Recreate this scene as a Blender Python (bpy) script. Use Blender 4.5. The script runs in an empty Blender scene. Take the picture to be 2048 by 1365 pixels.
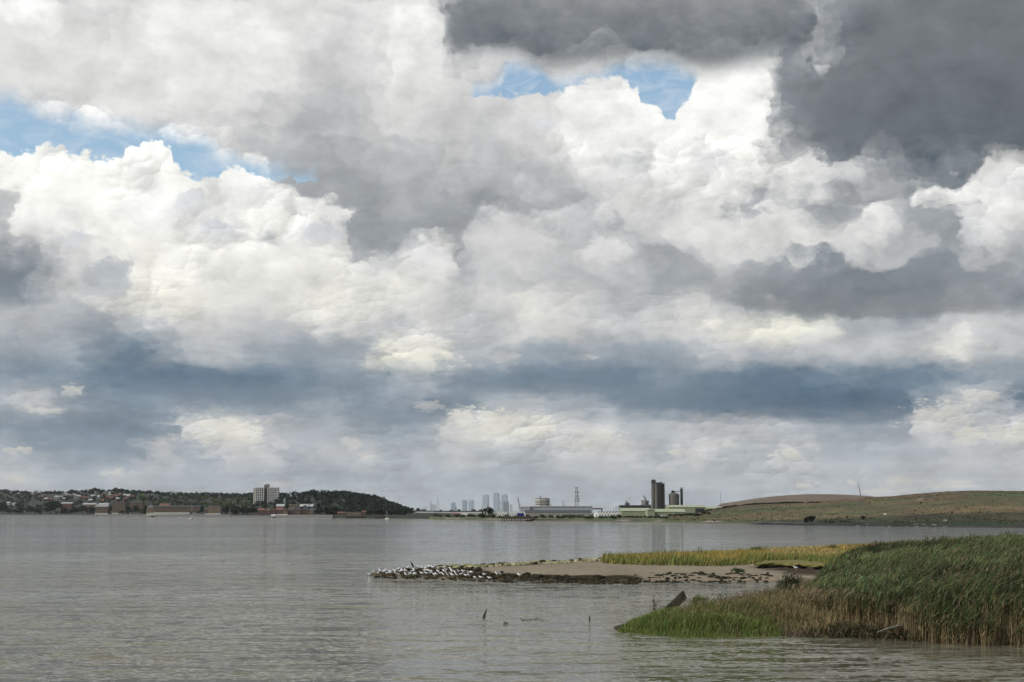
import bpy, bmesh, math, random
import numpy as np
from mathutils import Vector, Matrix
R = math.radians
scene = bpy.context.scene
COL = scene.collection
rng = random.Random(7)
nrg = np.random.default_rng(11)

# ------------------------------------------------------------------ camera
CAM_H = 8.0
FPX = 2958.0                 # focal length in pixels of a 2048 px wide frame
PITCH = math.atan(343.0 / FPX)
cam_data = bpy.data.cameras.new("camera")
cam_data.sensor_width = 36.0
cam_data.lens = 36.0 * FPX / 2048.0
cam_data.clip_start = 0.5
cam_data.clip_end = 90000.0
cam = bpy.data.objects.new("camera", cam_data)
cam.location = (0, 0, CAM_H)
cam.rotation_euler = (math.pi / 2 + PITCH, 0, 0)
COL.objects.link(cam)
scene.camera = cam

def ray(px, py):
    a = (px - 1024.0) / FPX
    b = (682.5 - py) / FPX
    return (a, math.cos(PITCH) - b * math.sin(PITCH), math.sin(PITCH) + b * math.cos(PITCH))

def at(px, py, Y):
    """world point seen at photo point (px, py) when it stands Y metres ahead"""
    d = ray(px, py)
    t = Y / d[1]
    return Vector((d[0] * t, Y, CAM_H + d[2] * t))

def on(px, py, z=0.0):
    """world point seen at (px, py) lying at height z"""
    d = ray(px, py)
    t = (z - CAM_H) / d[2]
    return Vector((d[0] * t, d[1] * t, z))

def azel(px, py):
    d = ray(px, py)
    return (math.degrees(math.atan2(d[0], d[1])),
            math.degrees(math.atan2(d[2], math.hypot(d[0], d[1]))))

def interp(pts, x):
    if x <= pts[0][0]:
        return pts[0][1]
    for (x0, y0), (x1, y1) in zip(pts, pts[1:]):
        if x <= x1:
            return y0 + (y1 - y0) * (x - x0) / (x1 - x0)
    return pts[-1][1]

def lin(v):
    v = max(0.0, v) / 255.0
    return v / 12.92 if v <= 0.04045 else ((v + 0.055) / 1.055) ** 2.4

scene.render.engine = "CYCLES"
scene.view_settings.view_transform = "Standard"
scene.view_settings.look = "None"
scene.view_settings.exposure = 0.0
scene.view_settings.gamma = 1.0
scene.cycles.use_denoising = True
scene.cycles.max_bounces = 6
scene.cycles.diffuse_bounces = 2
scene.cycles.glossy_bounces = 3
scene.cycles.transparent_max_bounces = 8
scene.cycles.caustics_reflective = False
scene.cycles.caustics_refractive = False

SUN_AZ = -112.0              # degrees right of the view direction: the sun stands to the left, a little behind
SUN_EL = 40.0
# ------------------------------------------------------------------ sky: blue air with procedural clouds, by direction
world = bpy.data.worlds.new("World")
scene.world = world
world.use_nodes = True
world.cycles.sampling_method = 'MANUAL'
world.cycles.sample_map_resolution = 512
WT = world.node_tree
WT.nodes.clear()

class G:
    """small helper that adds nodes to one tree"""
    def __init__(self, tree):
        self.t = tree
    def n(self, kind, **kw):
        nd = self.t.nodes.new(kind)
        for k, v in kw.items():
            setattr(nd, k, v)
        return nd
    def put(self, sock, v):
        if isinstance(v, bpy.types.NodeSocket):
            self.t.links.new(v, sock)
        else:
            sock.default_value = v
    def m(self, op, a, b=0.0, c=0.0, clamp=False):
        nd = self.n("ShaderNodeMath", operation=op, use_clamp=clamp)
        self.put(nd.inputs[0], a); self.put(nd.inputs[1], b); self.put(nd.inputs[2], c)
        return nd.outputs[0]
    def v(self, op, a, b=(0, 0, 0), c=(0, 0, 0)):
        nd = self.n("ShaderNodeVectorMath", operation=op)
        self.put(nd.inputs[0], a); self.put(nd.inputs[1], b)
        if op == 'MULTIPLY_ADD':
            self.put(nd.inputs[2], c)
        return nd.outputs[1] if op in ('DOT_PRODUCT', 'LENGTH', 'DISTANCE') else nd.outputs[0]
    def scale(self, a, s):
        nd = self.n("ShaderNodeVectorMath", operation='SCALE')
        self.put(nd.inputs[0], a); self.put(nd.inputs['Scale'], s)
        return nd.outputs[0]
    def xyz(self, x, y, z=0.0):
        nd = self.n("ShaderNodeCombineXYZ")
        self.put(nd.inputs[0], x); self.put(nd.inputs[1], y); self.put(nd.inputs[2], z)
        return nd.outputs[0]
    def sep(self, v):
        nd = self.n("ShaderNodeSeparateXYZ")
        self.put(nd.inputs[0], v)
        return nd.outputs
    def mr(self, v, a, b, c=0.0, d=1.0, kind='LINEAR'):
        nd = self.n("ShaderNodeMapRange", interpolation_type=kind, clamp=True)
        for s, x in zip(nd.inputs, (v, a, b, c, d)):
            self.put(s, x)
        return nd.outputs[0]
    def mix(self, f, a, b, blend='MIX'):
        nd = self.n("ShaderNodeMix", data_type='RGBA', blend_type=blend)
        self.put(nd.inputs[0], f); self.put(nd.inputs[6], a); self.put(nd.inputs[7], b)
        return nd.outputs[2]
    def mixv(self, f, a, b):
        nd = self.n("ShaderNodeMix", data_type='VECTOR')
        self.put(nd.inputs[0], f); self.put(nd.inputs[4], a); self.put(nd.inputs[5], b)
        return nd.outputs[1]
    def mixf(self, f, a, b):
        nd = self.n("ShaderNodeMix", data_type='FLOAT')
        self.put(nd.inputs[0], f); self.put(nd.inputs[2], a); self.put(nd.inputs[3], b)
        return nd.outputs[0]
    def noise(self, v, scale, detail=3.0, rough=0.5, dist=0.0, dim='2D', color=False):
        nd = self.n("ShaderNodeTexNoise", noise_dimensions=dim)
        self.put(nd.inputs['Vector'], v)
        nd.inputs['Scale'].default_value = scale
        nd.inputs['Detail'].default_value = detail
        nd.inputs['Roughness'].default_value = rough
        nd.inputs['Distortion'].default_value = dist
        return nd.outputs['Color' if color else 'Fac']
    def voro(self, v, scale, detail=0.0, rough=0.5, smooth=None, dim='2D', rand=1.0):
        nd = self.n("ShaderNodeTexVoronoi", voronoi_dimensions=dim,
                    feature='F1' if smooth is None else 'SMOOTH_F1')
        self.put(nd.inputs['Vector'], v)
        nd.inputs['Scale'].default_value = scale
        nd.inputs['Detail'].default_value = detail
        nd.inputs['Roughness'].default_value = rough
        nd.inputs['Randomness'].default_value = rand
        if smooth is not None:
            nd.inputs['Smoothness'].default_value = smooth
        return nd
    def curve(self, v, pts):
        """a drawn curve y(x) through pts"""
        x0, x1 = pts[0][0], pts[-1][0]
        y0 = min(p[1] for p in pts); y1 = max(p[1] for p in pts)
        nd = self.n("ShaderNodeFloatCurve")
        cm = nd.mapping
        c = cm.curves[0]
        q = [((p[0] - x0) / (x1 - x0), (p[1] - y0) / (y1 - y0)) for p in pts]
        c.points[0].location = q[0]; c.points[1].location = q[-1]
        for p in q[1:-1]:
            c.points.new(*p)
        for p in c.points:
            p.handle_type = 'AUTO_CLAMPED'
        cm.update()
        self.put(nd.inputs['Value'], self.mr(v, x0, x1))
        return self.m('MULTIPLY_ADD', nd.outputs[0], y1 - y0, y0)

W = G(WT)
def after(v, prev):
    """v, worked out only once prev is known: keeps the shader's working memory small"""
    lum_ = W.n("ShaderNodeRGBToBW"); W.put(lum_.inputs[0], prev)
    return W.m('MULTIPLY_ADD', lum_.outputs[0], 1e-9, v)
tc = W.n("ShaderNodeTexCoord")
dx, dy, dz = W.sep(tc.outputs['Generated'])
az_raw = W.m('MULTIPLY', W.m('ARCTAN2', dx, dy), 180 / math.pi)
el = W.m('MULTIPLY', W.m('ARCSINE', W.m('MAXIMUM', W.m('MINIMUM', dz, 1.0), -1.0)), 180 / math.pi)
# beyond the drawn part the cloud bank runs on mirrored: 40 degrees to each side
AZ_HALF = 19.6
az = W.m('SUBTRACT', W.m('PINGPONG', W.m('ADD', az_raw, AZ_HALF), 2 * AZ_HALF), AZ_HALF)

P = W.xyz(az_raw, W.m('MULTIPLY', el, 1.25))
# two sizes of cloud texture: small flattened clouds low down, large ones higher up
hi = W.mr(el, 3.0, 12.0, kind='SMOOTHSTEP')
Plo = W.v('MULTIPLY', P, (1.35, 2.6, 1.0))
Phi = W.v('MULTIPLY', P, (0.58, 0.60, 1.0))
Q = W.mixv(hi, Plo, Phi)          # only blended between the two heights
# separate textures for each size, blended afterwards
def warp_field(pv, seed, amp):
    pv = W.v('ADD', pv, (seed, seed * 0.7, 0))
    nz = W.noise(pv, 0.8, 5.0, 0.55, color=True)
    w = W.v('SUBTRACT', nz, (0.5, 0.5, 0.5))
    pw = W.v('MULTIPLY_ADD', w, (0.95, 0.95, 0.0), pv)
    v1 = W.voro(pw, 0.85, smooth=0.25)
    v2 = W.voro(pw, 2.3, smooth=0.15)
    v3 = W.voro(pw, 5.6)
    o1 = W.v('SUBTRACT', pw, v1.outputs['Position'])
    o2 = W.v('SUBTRACT', pw, v2.outputs['Position'])
    o3 = W.v('SUBTRACT', pw, v3.outputs['Position'])
    off = W.v('MULTIPLY_ADD', o2, (0.55, 0.55, 0), W.scale(o1, 0.45))
    off = W.v('MULTIPLY_ADD', o3, (0.5, 0.5, 0), off)
    rel = W.v('MULTIPLY_ADD', o2, (0.85, 0.85, 0), W.scale(o1, 0.62))
    rel = W.v('MULTIPLY_ADD', o3, (0.7, 0.7, 0), rel)
    shade = W.v('DOT_PRODUCT', rel, (-0.55, 0.83, 0))
    bil = W.m('ADD', W.m('MULTIPLY', v1.outputs['Distance'], 0.55),
              W.m('ADD', W.m('MULTIPLY', v2.outputs['Distance'], 0.4), W.m('MULTIPLY', v3.outputs['Distance'], 0.25)))
    return w, off, shade, bil

wl, ol, sl, bl = warp_field(Plo, 3.1, 1.0)
wh, oh, sh, bh = warp_field(Phi, 17.7, 1.0)
shade = W.mixf(hi, sl, sh)
bil = W.mixf(hi, bl, bh)
warp_l = W.v('MULTIPLY_ADD', ol, (-0.50, -0.20, 0), W.v('MULTIPLY', wl, (3.2, 0.6, 0)))
warp_h = W.v('MULTIPLY_ADD', oh, (-1.10, -0.95, 0), W.v('MULTIPLY', wh, (4.2, 3.0, 0)))
warp = W.mixv(hi, warp_l, warp_h)
wx, wy, _ = W.sep(warp)
azw = W.m('SUBTRACT', W.m('PINGPONG', W.m('ADD', W.m('ADD', az_raw, wx), AZ_HALF), 2 * AZ_HALF), AZ_HALF)
elw = W.m('ADD', el, wy)

# brightness of the cloud bank: rows from high to low, each running from left to right
ROWS = [
 (-60,  [190]*32),
 (10,  [225,215,210,222,228,232,228,225,222,218,215,218,222,205,140,145,140,138,136,133,135,140,135,130,135,195,165,130,118,112,112,110]),
 (60,  [240,232,215,212,222,228,228,228,225,220,212,215,235,225,150,135,125,120,115,112,112,115,115,118,120,180,150,120,112,105,105,102]),
 (110, [225,218,215,215,220,225,222,222,225,218,205,210,230,222,195,205,215,220,222,225,225,225,222,215,150,185,125,112,105,105,103,100]),
 (160, [218,215,212,215,220,222,222,220,222,212,200,205,222,220,210,215,215,215,225,235,235,238,240,238,150,160,135,120,108,105,103,100]),
 (210, [215,212,212,212,215,220,218,215,210,200,192,205,215,212,205,205,212,225,232,240,238,242,248,245,150,145,130,118,110,105,102,98]),
 (260, [212,212,212,215,218,212,205,200,190,185,185,195,205,205,198,200,208,222,228,232,235,238,245,240,160,140,128,118,112,105,100,95]),
 (310, [248,248,246,245,246,246,240,200,185,178,175,182,190,190,188,192,198,205,222,225,228,235,240,238,175,150,132,122,118,112,108,100]),
 (360, [246,247,246,244,246,240,238,235,225,175,168,170,180,180,182,180,185,190,205,215,222,225,232,236,225,215,200,170,150,140,210,222]),
 (410, [238,240,238,235,242,235,215,232,238,195,170,165,172,168,165,165,170,175,190,210,205,210,210,170,195,170,160,185,175,225,230,228]),
 (460, [190,225,225,232,240,235,215,225,235,230,225,165,162,165,180,205,205,195,190,180,200,215,215,215,220,200,220,205,165,165,225,210]),
 (510, [165,195,215,228,232,228,222,225,228,228,228,180,190,222,165,200,205,195,200,195,175,190,205,205,215,215,200,185,185,160,200,185]),
 (560, [140,165,205,185,228,228,222,220,222,222,222,215,225,215,182,195,195,190,185,180,170,170,185,170,160,150,145,145,148,150,155,160]),
 (610, [150,182,190,200,220,225,220,212,210,215,218,215,212,205,195,205,215,208,195,185,190,205,185,155,140,132,130,132,138,165,165,150]),
 (660, [185,185,175,165,185,205,205,200,195,192,205,200,190,205,190,195,205,205,200,195,200,205,215,222,225,215,180,175,185,195,200,190]),
 (710, [170,175,172,150,135,165,185,185,170,160,165,175,225,230,185,185,165,160,170,160,165,175,195,180,185,195,190,195,195,215,195,190]),
 (760, [155,148,152,138,124,120,120,126,128,142,158,153,168,185,155,142,133,132,132,138,154,148,136,126,128,135,144,133,137,153,165,160]),
 (810, [175,190,165,150,145,150,155,150,150,155,165,150,160,140,150,180,185,175,170,150,145,135,120,108,100,100,105,115,160,185,185,130]),
 (860, [150,150,145,140,140,150,205,215,195,180,175,165,155,170,205,215,210,205,200,185,185,190,190,190,180,170,165,165,200,195,185,205]),
 (910,  [182,172,162,154,154,188,168,200,200,178,190,190,178,183,196,183,183,197,197,202,180,206,184,184,206,180,176,180,180,197,190,197]),
 (960,  [195,189,177,177,187,183,177,181,178,178,175,178,180,181,178,175,179,182,184,184,185,187,189,189,185,189,189,193,193,189,191,195]),
 (1010,[182]*32),
]
def cloud_rgb(L, y):
    L = min(252, L + (L - 186) * interp([(0, .22), (600, .24), (880, .12), (960, 0)], y))
    b = (205 - L) / 100.0 * 22.0
    k = interp([(0, .42), (450, .45), (620, .6), (740, 1.15), (860, 1.0), (920, 1.2), (1010, 1.6)], y)
    if b < 0:
        b *= interp([(0, .15), (500, .5), (650, 1.6), (900, 2.2)], y)
    else:
        b *= k
    if b < 0:
        return [lin(L - 0.35 * b), lin(L - 0.2 * b), lin(L + 1.0 * b), 1.0]
    return [lin(L - 0.9 * b), lin(L + 0.12 * b), lin(L + 1.0 * b), 1.0]

fr = W.mr(azw, -AZ_HALF, AZ_HALF)
acc = None
prev_e = None
for (y, vals) in reversed(ROWS):
    e = azel(1024, y)[1]
    rp = W.n("ShaderNodeValToRGB")
    cr = rp.color_ramp
    cr.interpolation = 'EASE'
    for i, L in enumerate(vals):
        pos = (azel(min(66 * i, 2048), 700)[0] + AZ_HALF) / (2 * AZ_HALF)
        if i < 2:
            s = cr.elements[i]; s.position = pos
        else:
            s = cr.elements.new(pos)
        s.color = cloud_rgb(L, y)
    W.put(rp.inputs[0], fr if acc is None else after(fr, acc))
    acc = rp.outputs[0] if acc is None else W.mix(W.mr(after(elw, acc), prev_e, e, kind='SMOOTHSTEP'), acc, rp.outputs[0])
    prev_e = e

# puffs catch the sun on their upper left side; strongest where the cloud is white
fine = W.noise(W.v('MULTIPLY', P, (1.0, 1.35, 1.0)), 2.6, 6.0, 0.62)
lum = W.n("ShaderNodeRGBToBW")
W.put(lum.inputs[0], acc)
amp = W.mr(lum.outputs[0], 0.25, 0.80, 0.03, 0.46)
# the puffs show in places only; the veil at the upper left and the cloud bases are smooth
patch = W.mr(W.noise(W.v('ADD', P, (40.0, 7.0, 0)), 0.28, 3.0, 0.5), 0.40, 0.62, 0.12, 1.0, kind='SMOOTHSTEP')
veil = [azel(*p) for p in [(-60, 165), (120, 210), (280, 238), (400, 268), (470, 322), (600, 352), (700, 420), (800, 330), (900, 230), (960, 60), (1010, -40)]]
inveil = W.mr(W.m('SUBTRACT', el, W.curve(az, veil)), -0.6, 1.2, 1.0, 0.16, kind='SMOOTHSTEP')
amp = W.m('MULTIPLY', amp, W.m('MULTIPLY', patch, inveil))
gain = W.m('MULTIPLY_ADD', shade, amp, 1.0)
soft = W.noise(W.v('MULTIPLY', P, (1.0, 1.25, 1.0)), 0.62, 4.0, 0.50, dist=0.15)
gain = W.m('ADD', gain, W.m('MULTIPLY', W.m('SUBTRACT', fine, 0.5), 0.13))
gain = W.m('ADD', gain, W.m('MULTIPLY', W.m('SUBTRACT', soft, 0.5), 0.48))
band = W.noise(W.v('MULTIPLY', P, (0.22, 1.6, 1.0)), 0.9, 5.0, 0.55, dist=0.3)
gain = W.m('ADD', gain, W.m('MULTIPLY', W.m('SUBTRACT', band, 0.5), W.mr(el, 8.0, 1.5, 0.04, 0.40)))
gain = W.m('MAXIMUM', W.m('MINIMUM', gain, 1.28), 0.6)
cloud = W.scale(acc, gain)

ripple = W.m('SUBTRACT', W.noise(W.v('MULTIPLY', P, (1.0, 1.3, 1.0)), 1.1, 6.0, 0.6), 0.5)
# dark bases of two nearer clouds hang into the top of the view
def dark_base(edge, soft, col, sides, wob, side_at=None):
    pts = [azel(*p) for p in edge]
    h = W.m('MULTIPLY_ADD', ripple, wob, W.m('SUBTRACT', el, W.curve(az, pts)))
    a = W.mr(h, -soft, soft, kind='SMOOTHSTEP')
    shift = W.m('MULTIPLY_ADD', ripple, 1.8, W.m('MULTIPLY_ADD', W.m('SUBTRACT', 0.33, bil), 0.7, az))
    (l0, l1), (r0, r1) = sides
    if side_at is not None:
        shift = W.m('SUBTRACT', shift, side_at)
    a = W.m('MULTIPLY', a, W.mr(shift, l0, l1, kind='SMOOTHSTEP'))
    if r0 is not None:
        a = W.m('MULTIPLY', a, W.mr(shift, r1, r0, kind='SMOOTHSTEP'))
    lo, hi_c = col
    k = W.mr(W.m('MULTIPLY_ADD', ripple, 2.0, h), 0.3, 4.5)
    return a, W.mix(k, lo, hi_c)
def ax(px, py=200):
    return azel(px, py)[0]
def g3(L, b=0.0):
    if b < 0:
        return (lin(L - .35 * b), lin(L - .2 * b), lin(L + b), 1)
    return (lin(L - .9 * b), lin(L + .1 * b), lin(L + b), 1)

# single sunlit heads and grey scraps, crisp on top and fading out below
PUFFS = [  # x, y, half width, half height, brightness, blueness
 (470, 872, 100, 46, 222, -8), (425, 848, 40, 24, 215, -6), (1000, 858, 125, 52, 216, -8), (930, 836, 52, 32, 220, -8), (1078, 856, 46, 32, 224, -9),
 (1195, 886, 85, 42, 212, -6), (1880, 838, 90, 48, 206, -6), (1955, 795, 55, 26, 205, -4), (2015, 872, 60, 40, 208, -7), (1935, 872, 45, 30, 212, -8),
 (86, 822, 62, 14, 200, -3), (142, 782, 30, 18, 206, -3), (1565, 908, 42, 18, 214, -8), (1352, 908, 34, 13, 206, -6),
 (1612, 972, 36, 15, 206, -6), (1705, 962, 24, 12, 206, -6), (1440, 885, 60, 28, 198, -4), (1208, 505, 70, 40, 222, 0),
 (1205, 420, 46, 44, 222, 0), (870, 520, 80, 52, 226, 0), (760, 535, 60, 40, 215, 0),
 (1640, 140, 34, 30, 228, -1), (705, 890, 34, 24, 202, -4), (735, 912, 26, 14, 200, -4), (860, 812, 40, 22, 186, 2), (320, 895, 24, 28, 188, 0), (1010, 716, 48, 16, 190, 2), (1180, 716, 26, 12, 188, 2),
 (1500, 425, 66, 34, 164, 5), (1690, 428, 74, 36, 158, 6), (1915, 470, 46, 44, 158, 5), (1960, 455, 56, 70, 226, 0), (2030, 380, 60, 60, 230, 0),
 (525, 395, 60, 40, 240, 0), (490, 350, 50, 34, 248, 0), (300, 420, 70, 120, 246, 0), (840, 690, 76, 44, 230, -6), (1740, 475, 50, 24, 224, -2), (1920, 668, 34, 34, 222, -4),
 (385, 405, 44, 42, 218, 3), (445, 462, 56, 40, 214, 4), (535, 482, 46, 28, 216, 3), (150, 478, 66, 34, 210, 4), (215, 560, 60, 62, 186, 6), (640, 470, 50, 40, 205, 4), (1100, 250, 60, 30, 214, 2), (1260, 330, 60, 40, 212, 2), (1420, 330, 60, 40, 226, 1), (560, 968, 50, 12, 190, -4), (35, 900, 40, 14, 196, -5), (30, 960, 30, 14, 198, -5), (240, 946, 44, 12, 192, -4), (1900, 972, 60, 16, 204, -6), (1800, 966, 60, 18, 200, -5), (1330, 940, 40, 10, 188, -2), (1780, 985, 80, 12, 200, -5),
]
PS = W.xyz(W.m('MULTIPLY_ADD', ripple, 0.9, az), W.m('MULTIPLY_ADD', fine, 0.35, W.m('MULTIPLY_ADD', ripple, 0.25, el)))
edge_b = W.m('MULTIPLY', W.m('SUBTRACT', 0.36, bil), 1.25)
def puff(base, x, y, rx, ry, L, b):
    c = azel(x, y)
    p_ = W.v('MULTIPLY_ADD', base, (1e-9, 1e-9, 0), PS)
    q = W.v('MULTIPLY', W.v('SUBTRACT', p_, (c[0], c[1] + 0.17, 0)), (1 / (rx * 0.0191), 1 / (ry * 0.0191), 0))
    d = W.m('ADD', W.m('SUBTRACT', 1.0, W.v('LENGTH', q)), edge_b)
    a = W.mr(d, 0.0, 0.45, kind='SMOOTHSTEP')
    a = W.m('MULTIPLY', a, W.mr(W.sep(q)[1], -1.1, 0.3, 0.0, 0.85, kind='SMOOTHSTEP'))
    return W.mix(a, base, W.scale(g3(L, b)[:3], after(gain, base)))
# flat shaded bases of the cloud rows: crisp below, melting into the cloud above
BASES = [  # lower edge, height of the shaded part, brightness, blueness, strength
 ([(180, 765), (280, 790), (400, 803), (520, 809), (640, 802), (745, 788)], 95, 130, 16, .62),
 ([(790, 768), (900, 778), (1000, 786), (1100, 791), (1180, 786), (1255, 764)], 75, 134, 14, .62),
 ([(1120, 796), (1250, 815), (1400, 825), (1500, 826), (1600, 846), (1700, 853), (1800, 846), (1870, 812), (1910, 800)], 125, 122, 16, .58),
 ([(1390, 596), (1480, 615), (1600, 632), (1750, 637), (1900, 632), (2070, 622)], 105, 138, 4, .75),
 ([(-60, 622), (60, 616), (150, 602)], 115, 134, 12, .7),
 ([(-60, 900), (100, 906), (200, 906), (300, 902)], 62, 142, 16, .7),
 ([(670, 838), (760, 850), (860, 849), (910, 838)], 55, 140, 14, .7),
 ([(460, 698), (560, 715), (680, 719), (790, 710)], 55, 156, 9, .7),
 ([(1960, 815), (2000, 818), (2070, 818)], 70, 124, 16, .75),
]
for pts, hh, L, b, k in BASES:
    q = [azel(*p) for p in pts]
    el_ = after(el, cloud); az_ = after(az, cloud)
    d = W.m('MULTIPLY_ADD', ripple, 0.34, W.m('SUBTRACT', el_, W.curve(az_, q)))
    a = W.mr(d, -0.09, 0.22, kind='SMOOTHSTEP')
    d2 = W.m('MULTIPLY_ADD', ripple, 1.6, d)
    a = W.m('MULTIPLY', a, W.mr(d2, hh * 0.0191, 0.2, kind='SMOOTHSTEP'))
    sx_ = W.m('MULTIPLY_ADD', ripple, 2.6, az_)
    a = W.m('MULTIPLY', a, W.m('MULTIPLY', W.mr(sx_, q[0][0], q[0][0] + 2.2, kind='SMOOTHSTEP'), W.mr(sx_, q[-1][0], q[-1][0] - 2.2, kind='SMOOTHSTEP')))
    cloud = W.mix(W.m('MULTIPLY', a, k), cloud, g3(L, b))
for p in PUFFS:
    cloud = puff(cloud, *p)
aE, cE = dark_base([(820, 60), (880, 85), (900, 108), (960, 98), (1020, 104), (1080, 124), (1150, 136), (1240, 122), (1330, 124), (1420, 142), (1500, 128), (1640, 100), (1720, 90)], 0.62,
                   (g3(112, 7), g3(168, 1)), ((ax(868), ax(925)), (ax(1570), ax(1670))), 0.22)
_shift_f = W.curve(el, [(azel(1600, 330)[1], ax(1560)), (azel(1600, 200)[1], ax(1556)), (azel(1600, 150)[1], ax(1590)), (azel(1600, 100)[1], ax(1668)), (azel(1600, -60)[1], ax(1700))])
aF, cF = dark_base([(1480, 310), (1560, 304), (1650, 296), (1760, 302), (1900, 300), (2048, 306), (2100, 310)], 0.5,
                   (g3(110, 7), g3(128, 4)), ((-0.7, 1.5), (None, None)), 0.5, _shift_f)
cloud = W.mix(W.m('MULTIPLY', aF, 0.75), cloud, W.scale(cF, gain))

# openings of blue sky: crisp cumulus tops below, soft torn edges above
def hole(lower, upper, amp_lo, amp_hi, soft_hi=0.9):
    lo = [azel(*p) for p in lower]
    up = [azel(*p) for p in upper]
    edge = W.m('SUBTRACT', W.m('SUBTRACT', el, W.curve(az, lo)), W.m('MULTIPLY', W.m('SUBTRACT', 0.33, bil), amp_lo))
    a = W.mr(edge, -0.03, 0.16, kind='SMOOTHSTEP')
    nz = W.m('SUBTRACT', W.noise(P, 0.9, 6.0, 0.6), 0.5)
    e2 = W.m('MULTIPLY_ADD', nz, amp_hi, W.m('SUBTRACT', W.curve(az, up), el))
    b = W.mr(e2, -0.25, soft_hi, kind='SMOOTHSTEP')
    gate = W.mr(az, lo[0][0] - 0.01, lo[0][0] + 0.45, kind='SMOOTHSTEP')
    gate2 = W.mr(az, lo[-1][0] + 0.01, lo[-1][0] - 0.3, kind='SMOOTHSTEP')
    return W.m('MULTIPLY', W.m('MULTIPLY', a, b), W.m('MULTIPLY', gate, gate2))

h1 = hole([(-40, 318), (0, 310), (40, 304), (62, 292), (100, 286), (150, 300), (190, 306), (235, 322), (252, 300), (270, 285), (310, 276), (338, 290), (344, 312), (352, 334), (400, 345), (425, 352), (440, 345), (480, 332), (515, 338), (545, 352), (590, 352), (640, 362)],
          [(-40, 165), (0, 175), (60, 190), (120, 210), (200, 228), (280, 238), (330, 245), (400, 262), (425, 276), (470, 300), (540, 318), (640, 338)], 0.9, 1.3, 1.0)
h2 = hole([(935, 215), (950, 190), (985, 190), (1020, 195), (1050, 187), (1095, 185), (1110, 170), (1140, 160), (1185, 157), (1215, 152), (1238, 146), (1262, 162), (1276, 178), (1284, 196), (1302, 201), (1322, 208), (1330, 226), (1342, 233), (1352, 224), (1358, 208), (1376, 190), (1390, 170), (1402, 150)],
          [(935, 160), (960, 160), (1000, 148), (1025, 120), (1060, 118), (1100, 140), (1145, 150), (1190, 140), (1240, 118), (1300, 110), (1350, 118), (1402, 140)], 0.8, 0.9, 0.7)
holes = W.m('MAXIMUM', h1, h2)

sky = W.n("ShaderNodeTexSky", sky_type='NISHITA', sun_disc=False, sun_elevation=R(SUN_EL), sun_rotation=R(SUN_AZ),
          altitude=10.0, air_density=1.0, dust_density=0.6, ozone_density=1.5)
wisp = W.mr(W.noise(W.v('MULTIPLY', P, (0.8, 1.4, 1.0)), 0.9, 6.0, 0.6, dist=0.8), 0.44, 0.75, 0.12, 0.62)
blue = W.mix(wisp, W.v('MULTIPLY', W.scale(sky.outputs[0], 0.15), (1.02, 1.06, 0.98)), (0.60, 0.69, 0.78, 1))
open_sky = W.mix(holes, cloud, blue)
open_sky = W.mix(W.m('MULTIPLY', aE, 0.92), open_sky, W.scale(cE, gain))
# above the picture the bank breaks up into scattered cloud
up = W.mr(el, 21.0, 34.0, kind='SMOOTHSTEP')
nz_up = W.mr(W.noise(tc.outputs['Generated'], 3.2, 7.0, 0.55, dim='3D'), 0.40, 0.58, kind='SMOOTHSTEP')
high = W.mix(W.m('MULTIPLY', nz_up, 0.75), W.scale(blue, 0.8), (0.46, 0.47, 0.49, 1))
final = W.mix(up, open_sky, high)
bg = W.n("ShaderNodeBackground")
W.put(bg.inputs[0], final)
bg.inputs[1].default_value = 1.0
wo = W.n("ShaderNodeOutputWorld")
WT.links.new(bg.outputs[0], wo.inputs[0])

sun_data = bpy.data.lights.new("sun", 'SUN')
sun_data.energy = 3.7
sun_data.angle = R(0.5)
sun_data.color = (1.0, 0.95, 0.87)
sun = bpy.data.objects.new("sun", sun_data)
COL.objects.link(sun)
_s = Vector((math.sin(R(SUN_AZ)) * math.cos(R(SUN_EL)), math.cos(R(SUN_AZ)) * math.cos(R(SUN_EL)), math.sin(R(SUN_EL))))
sun.rotation_euler = _s.to_track_quat('Z', 'Y').to_euler()
# ------------------------------------------------------------------ tools: materials, mesh building, naming
def mat(name, rgb, rough=0.8, var=0.25, scale=0.5, spec=0.3, metal=0.0, rgb2=None, coords='Object', stretch=(1, 1, 1), detail=5.0, bump=0.0, tint=False):
    m = bpy.data.materials.new(name)
    m.use_nodes = True
    t = m.node_tree
    g = G(t)
    p = t.nodes["Principled BSDF"]
    if coords == 'World':
        c = g.n("ShaderNodeNewGeometry").outputs['Position']
    else:
        c = g.n("ShaderNodeTexCoord").outputs[coords]
    c = g.v('MULTIPLY', c, stretch)
    nz = g.noise(c, scale, detail, 0.6, dim='3D')
    if rgb2 is None:
        a = tuple(x * (1 - var) for x in rgb) + (1,)
        b = tuple(min(1, x * (1 + var)) for x in rgb) + (1,)
    else:
        a, b = tuple(rgb) + (1,), tuple(rgb2) + (1,)
    col = g.mix(g.mr(nz, 0.32, 0.68), a, b)
    if tint:
        at_ = g.n("ShaderNodeAttribute", attribute_name="tint")
        col = g.mix(1.0, col, at_.outputs['Color'], 'MULTIPLY')
    g.put(p.inputs['Base Color'], col)
    p.inputs['Roughness'].default_value = rough
    p.inputs['Specular IOR Level'].default_value = spec
    p.inputs['Metallic'].default_value = metal
    if bump:
        bn = g.n("ShaderNodeBump")
        bn.inputs['Strength'].default_value = bump
        bn.inputs['Distance'].default_value = 0.1
        g.put(bn.inputs['Height'], nz)
        g.put(p.inputs['Normal'], bn.outputs[0])
    return m

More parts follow.
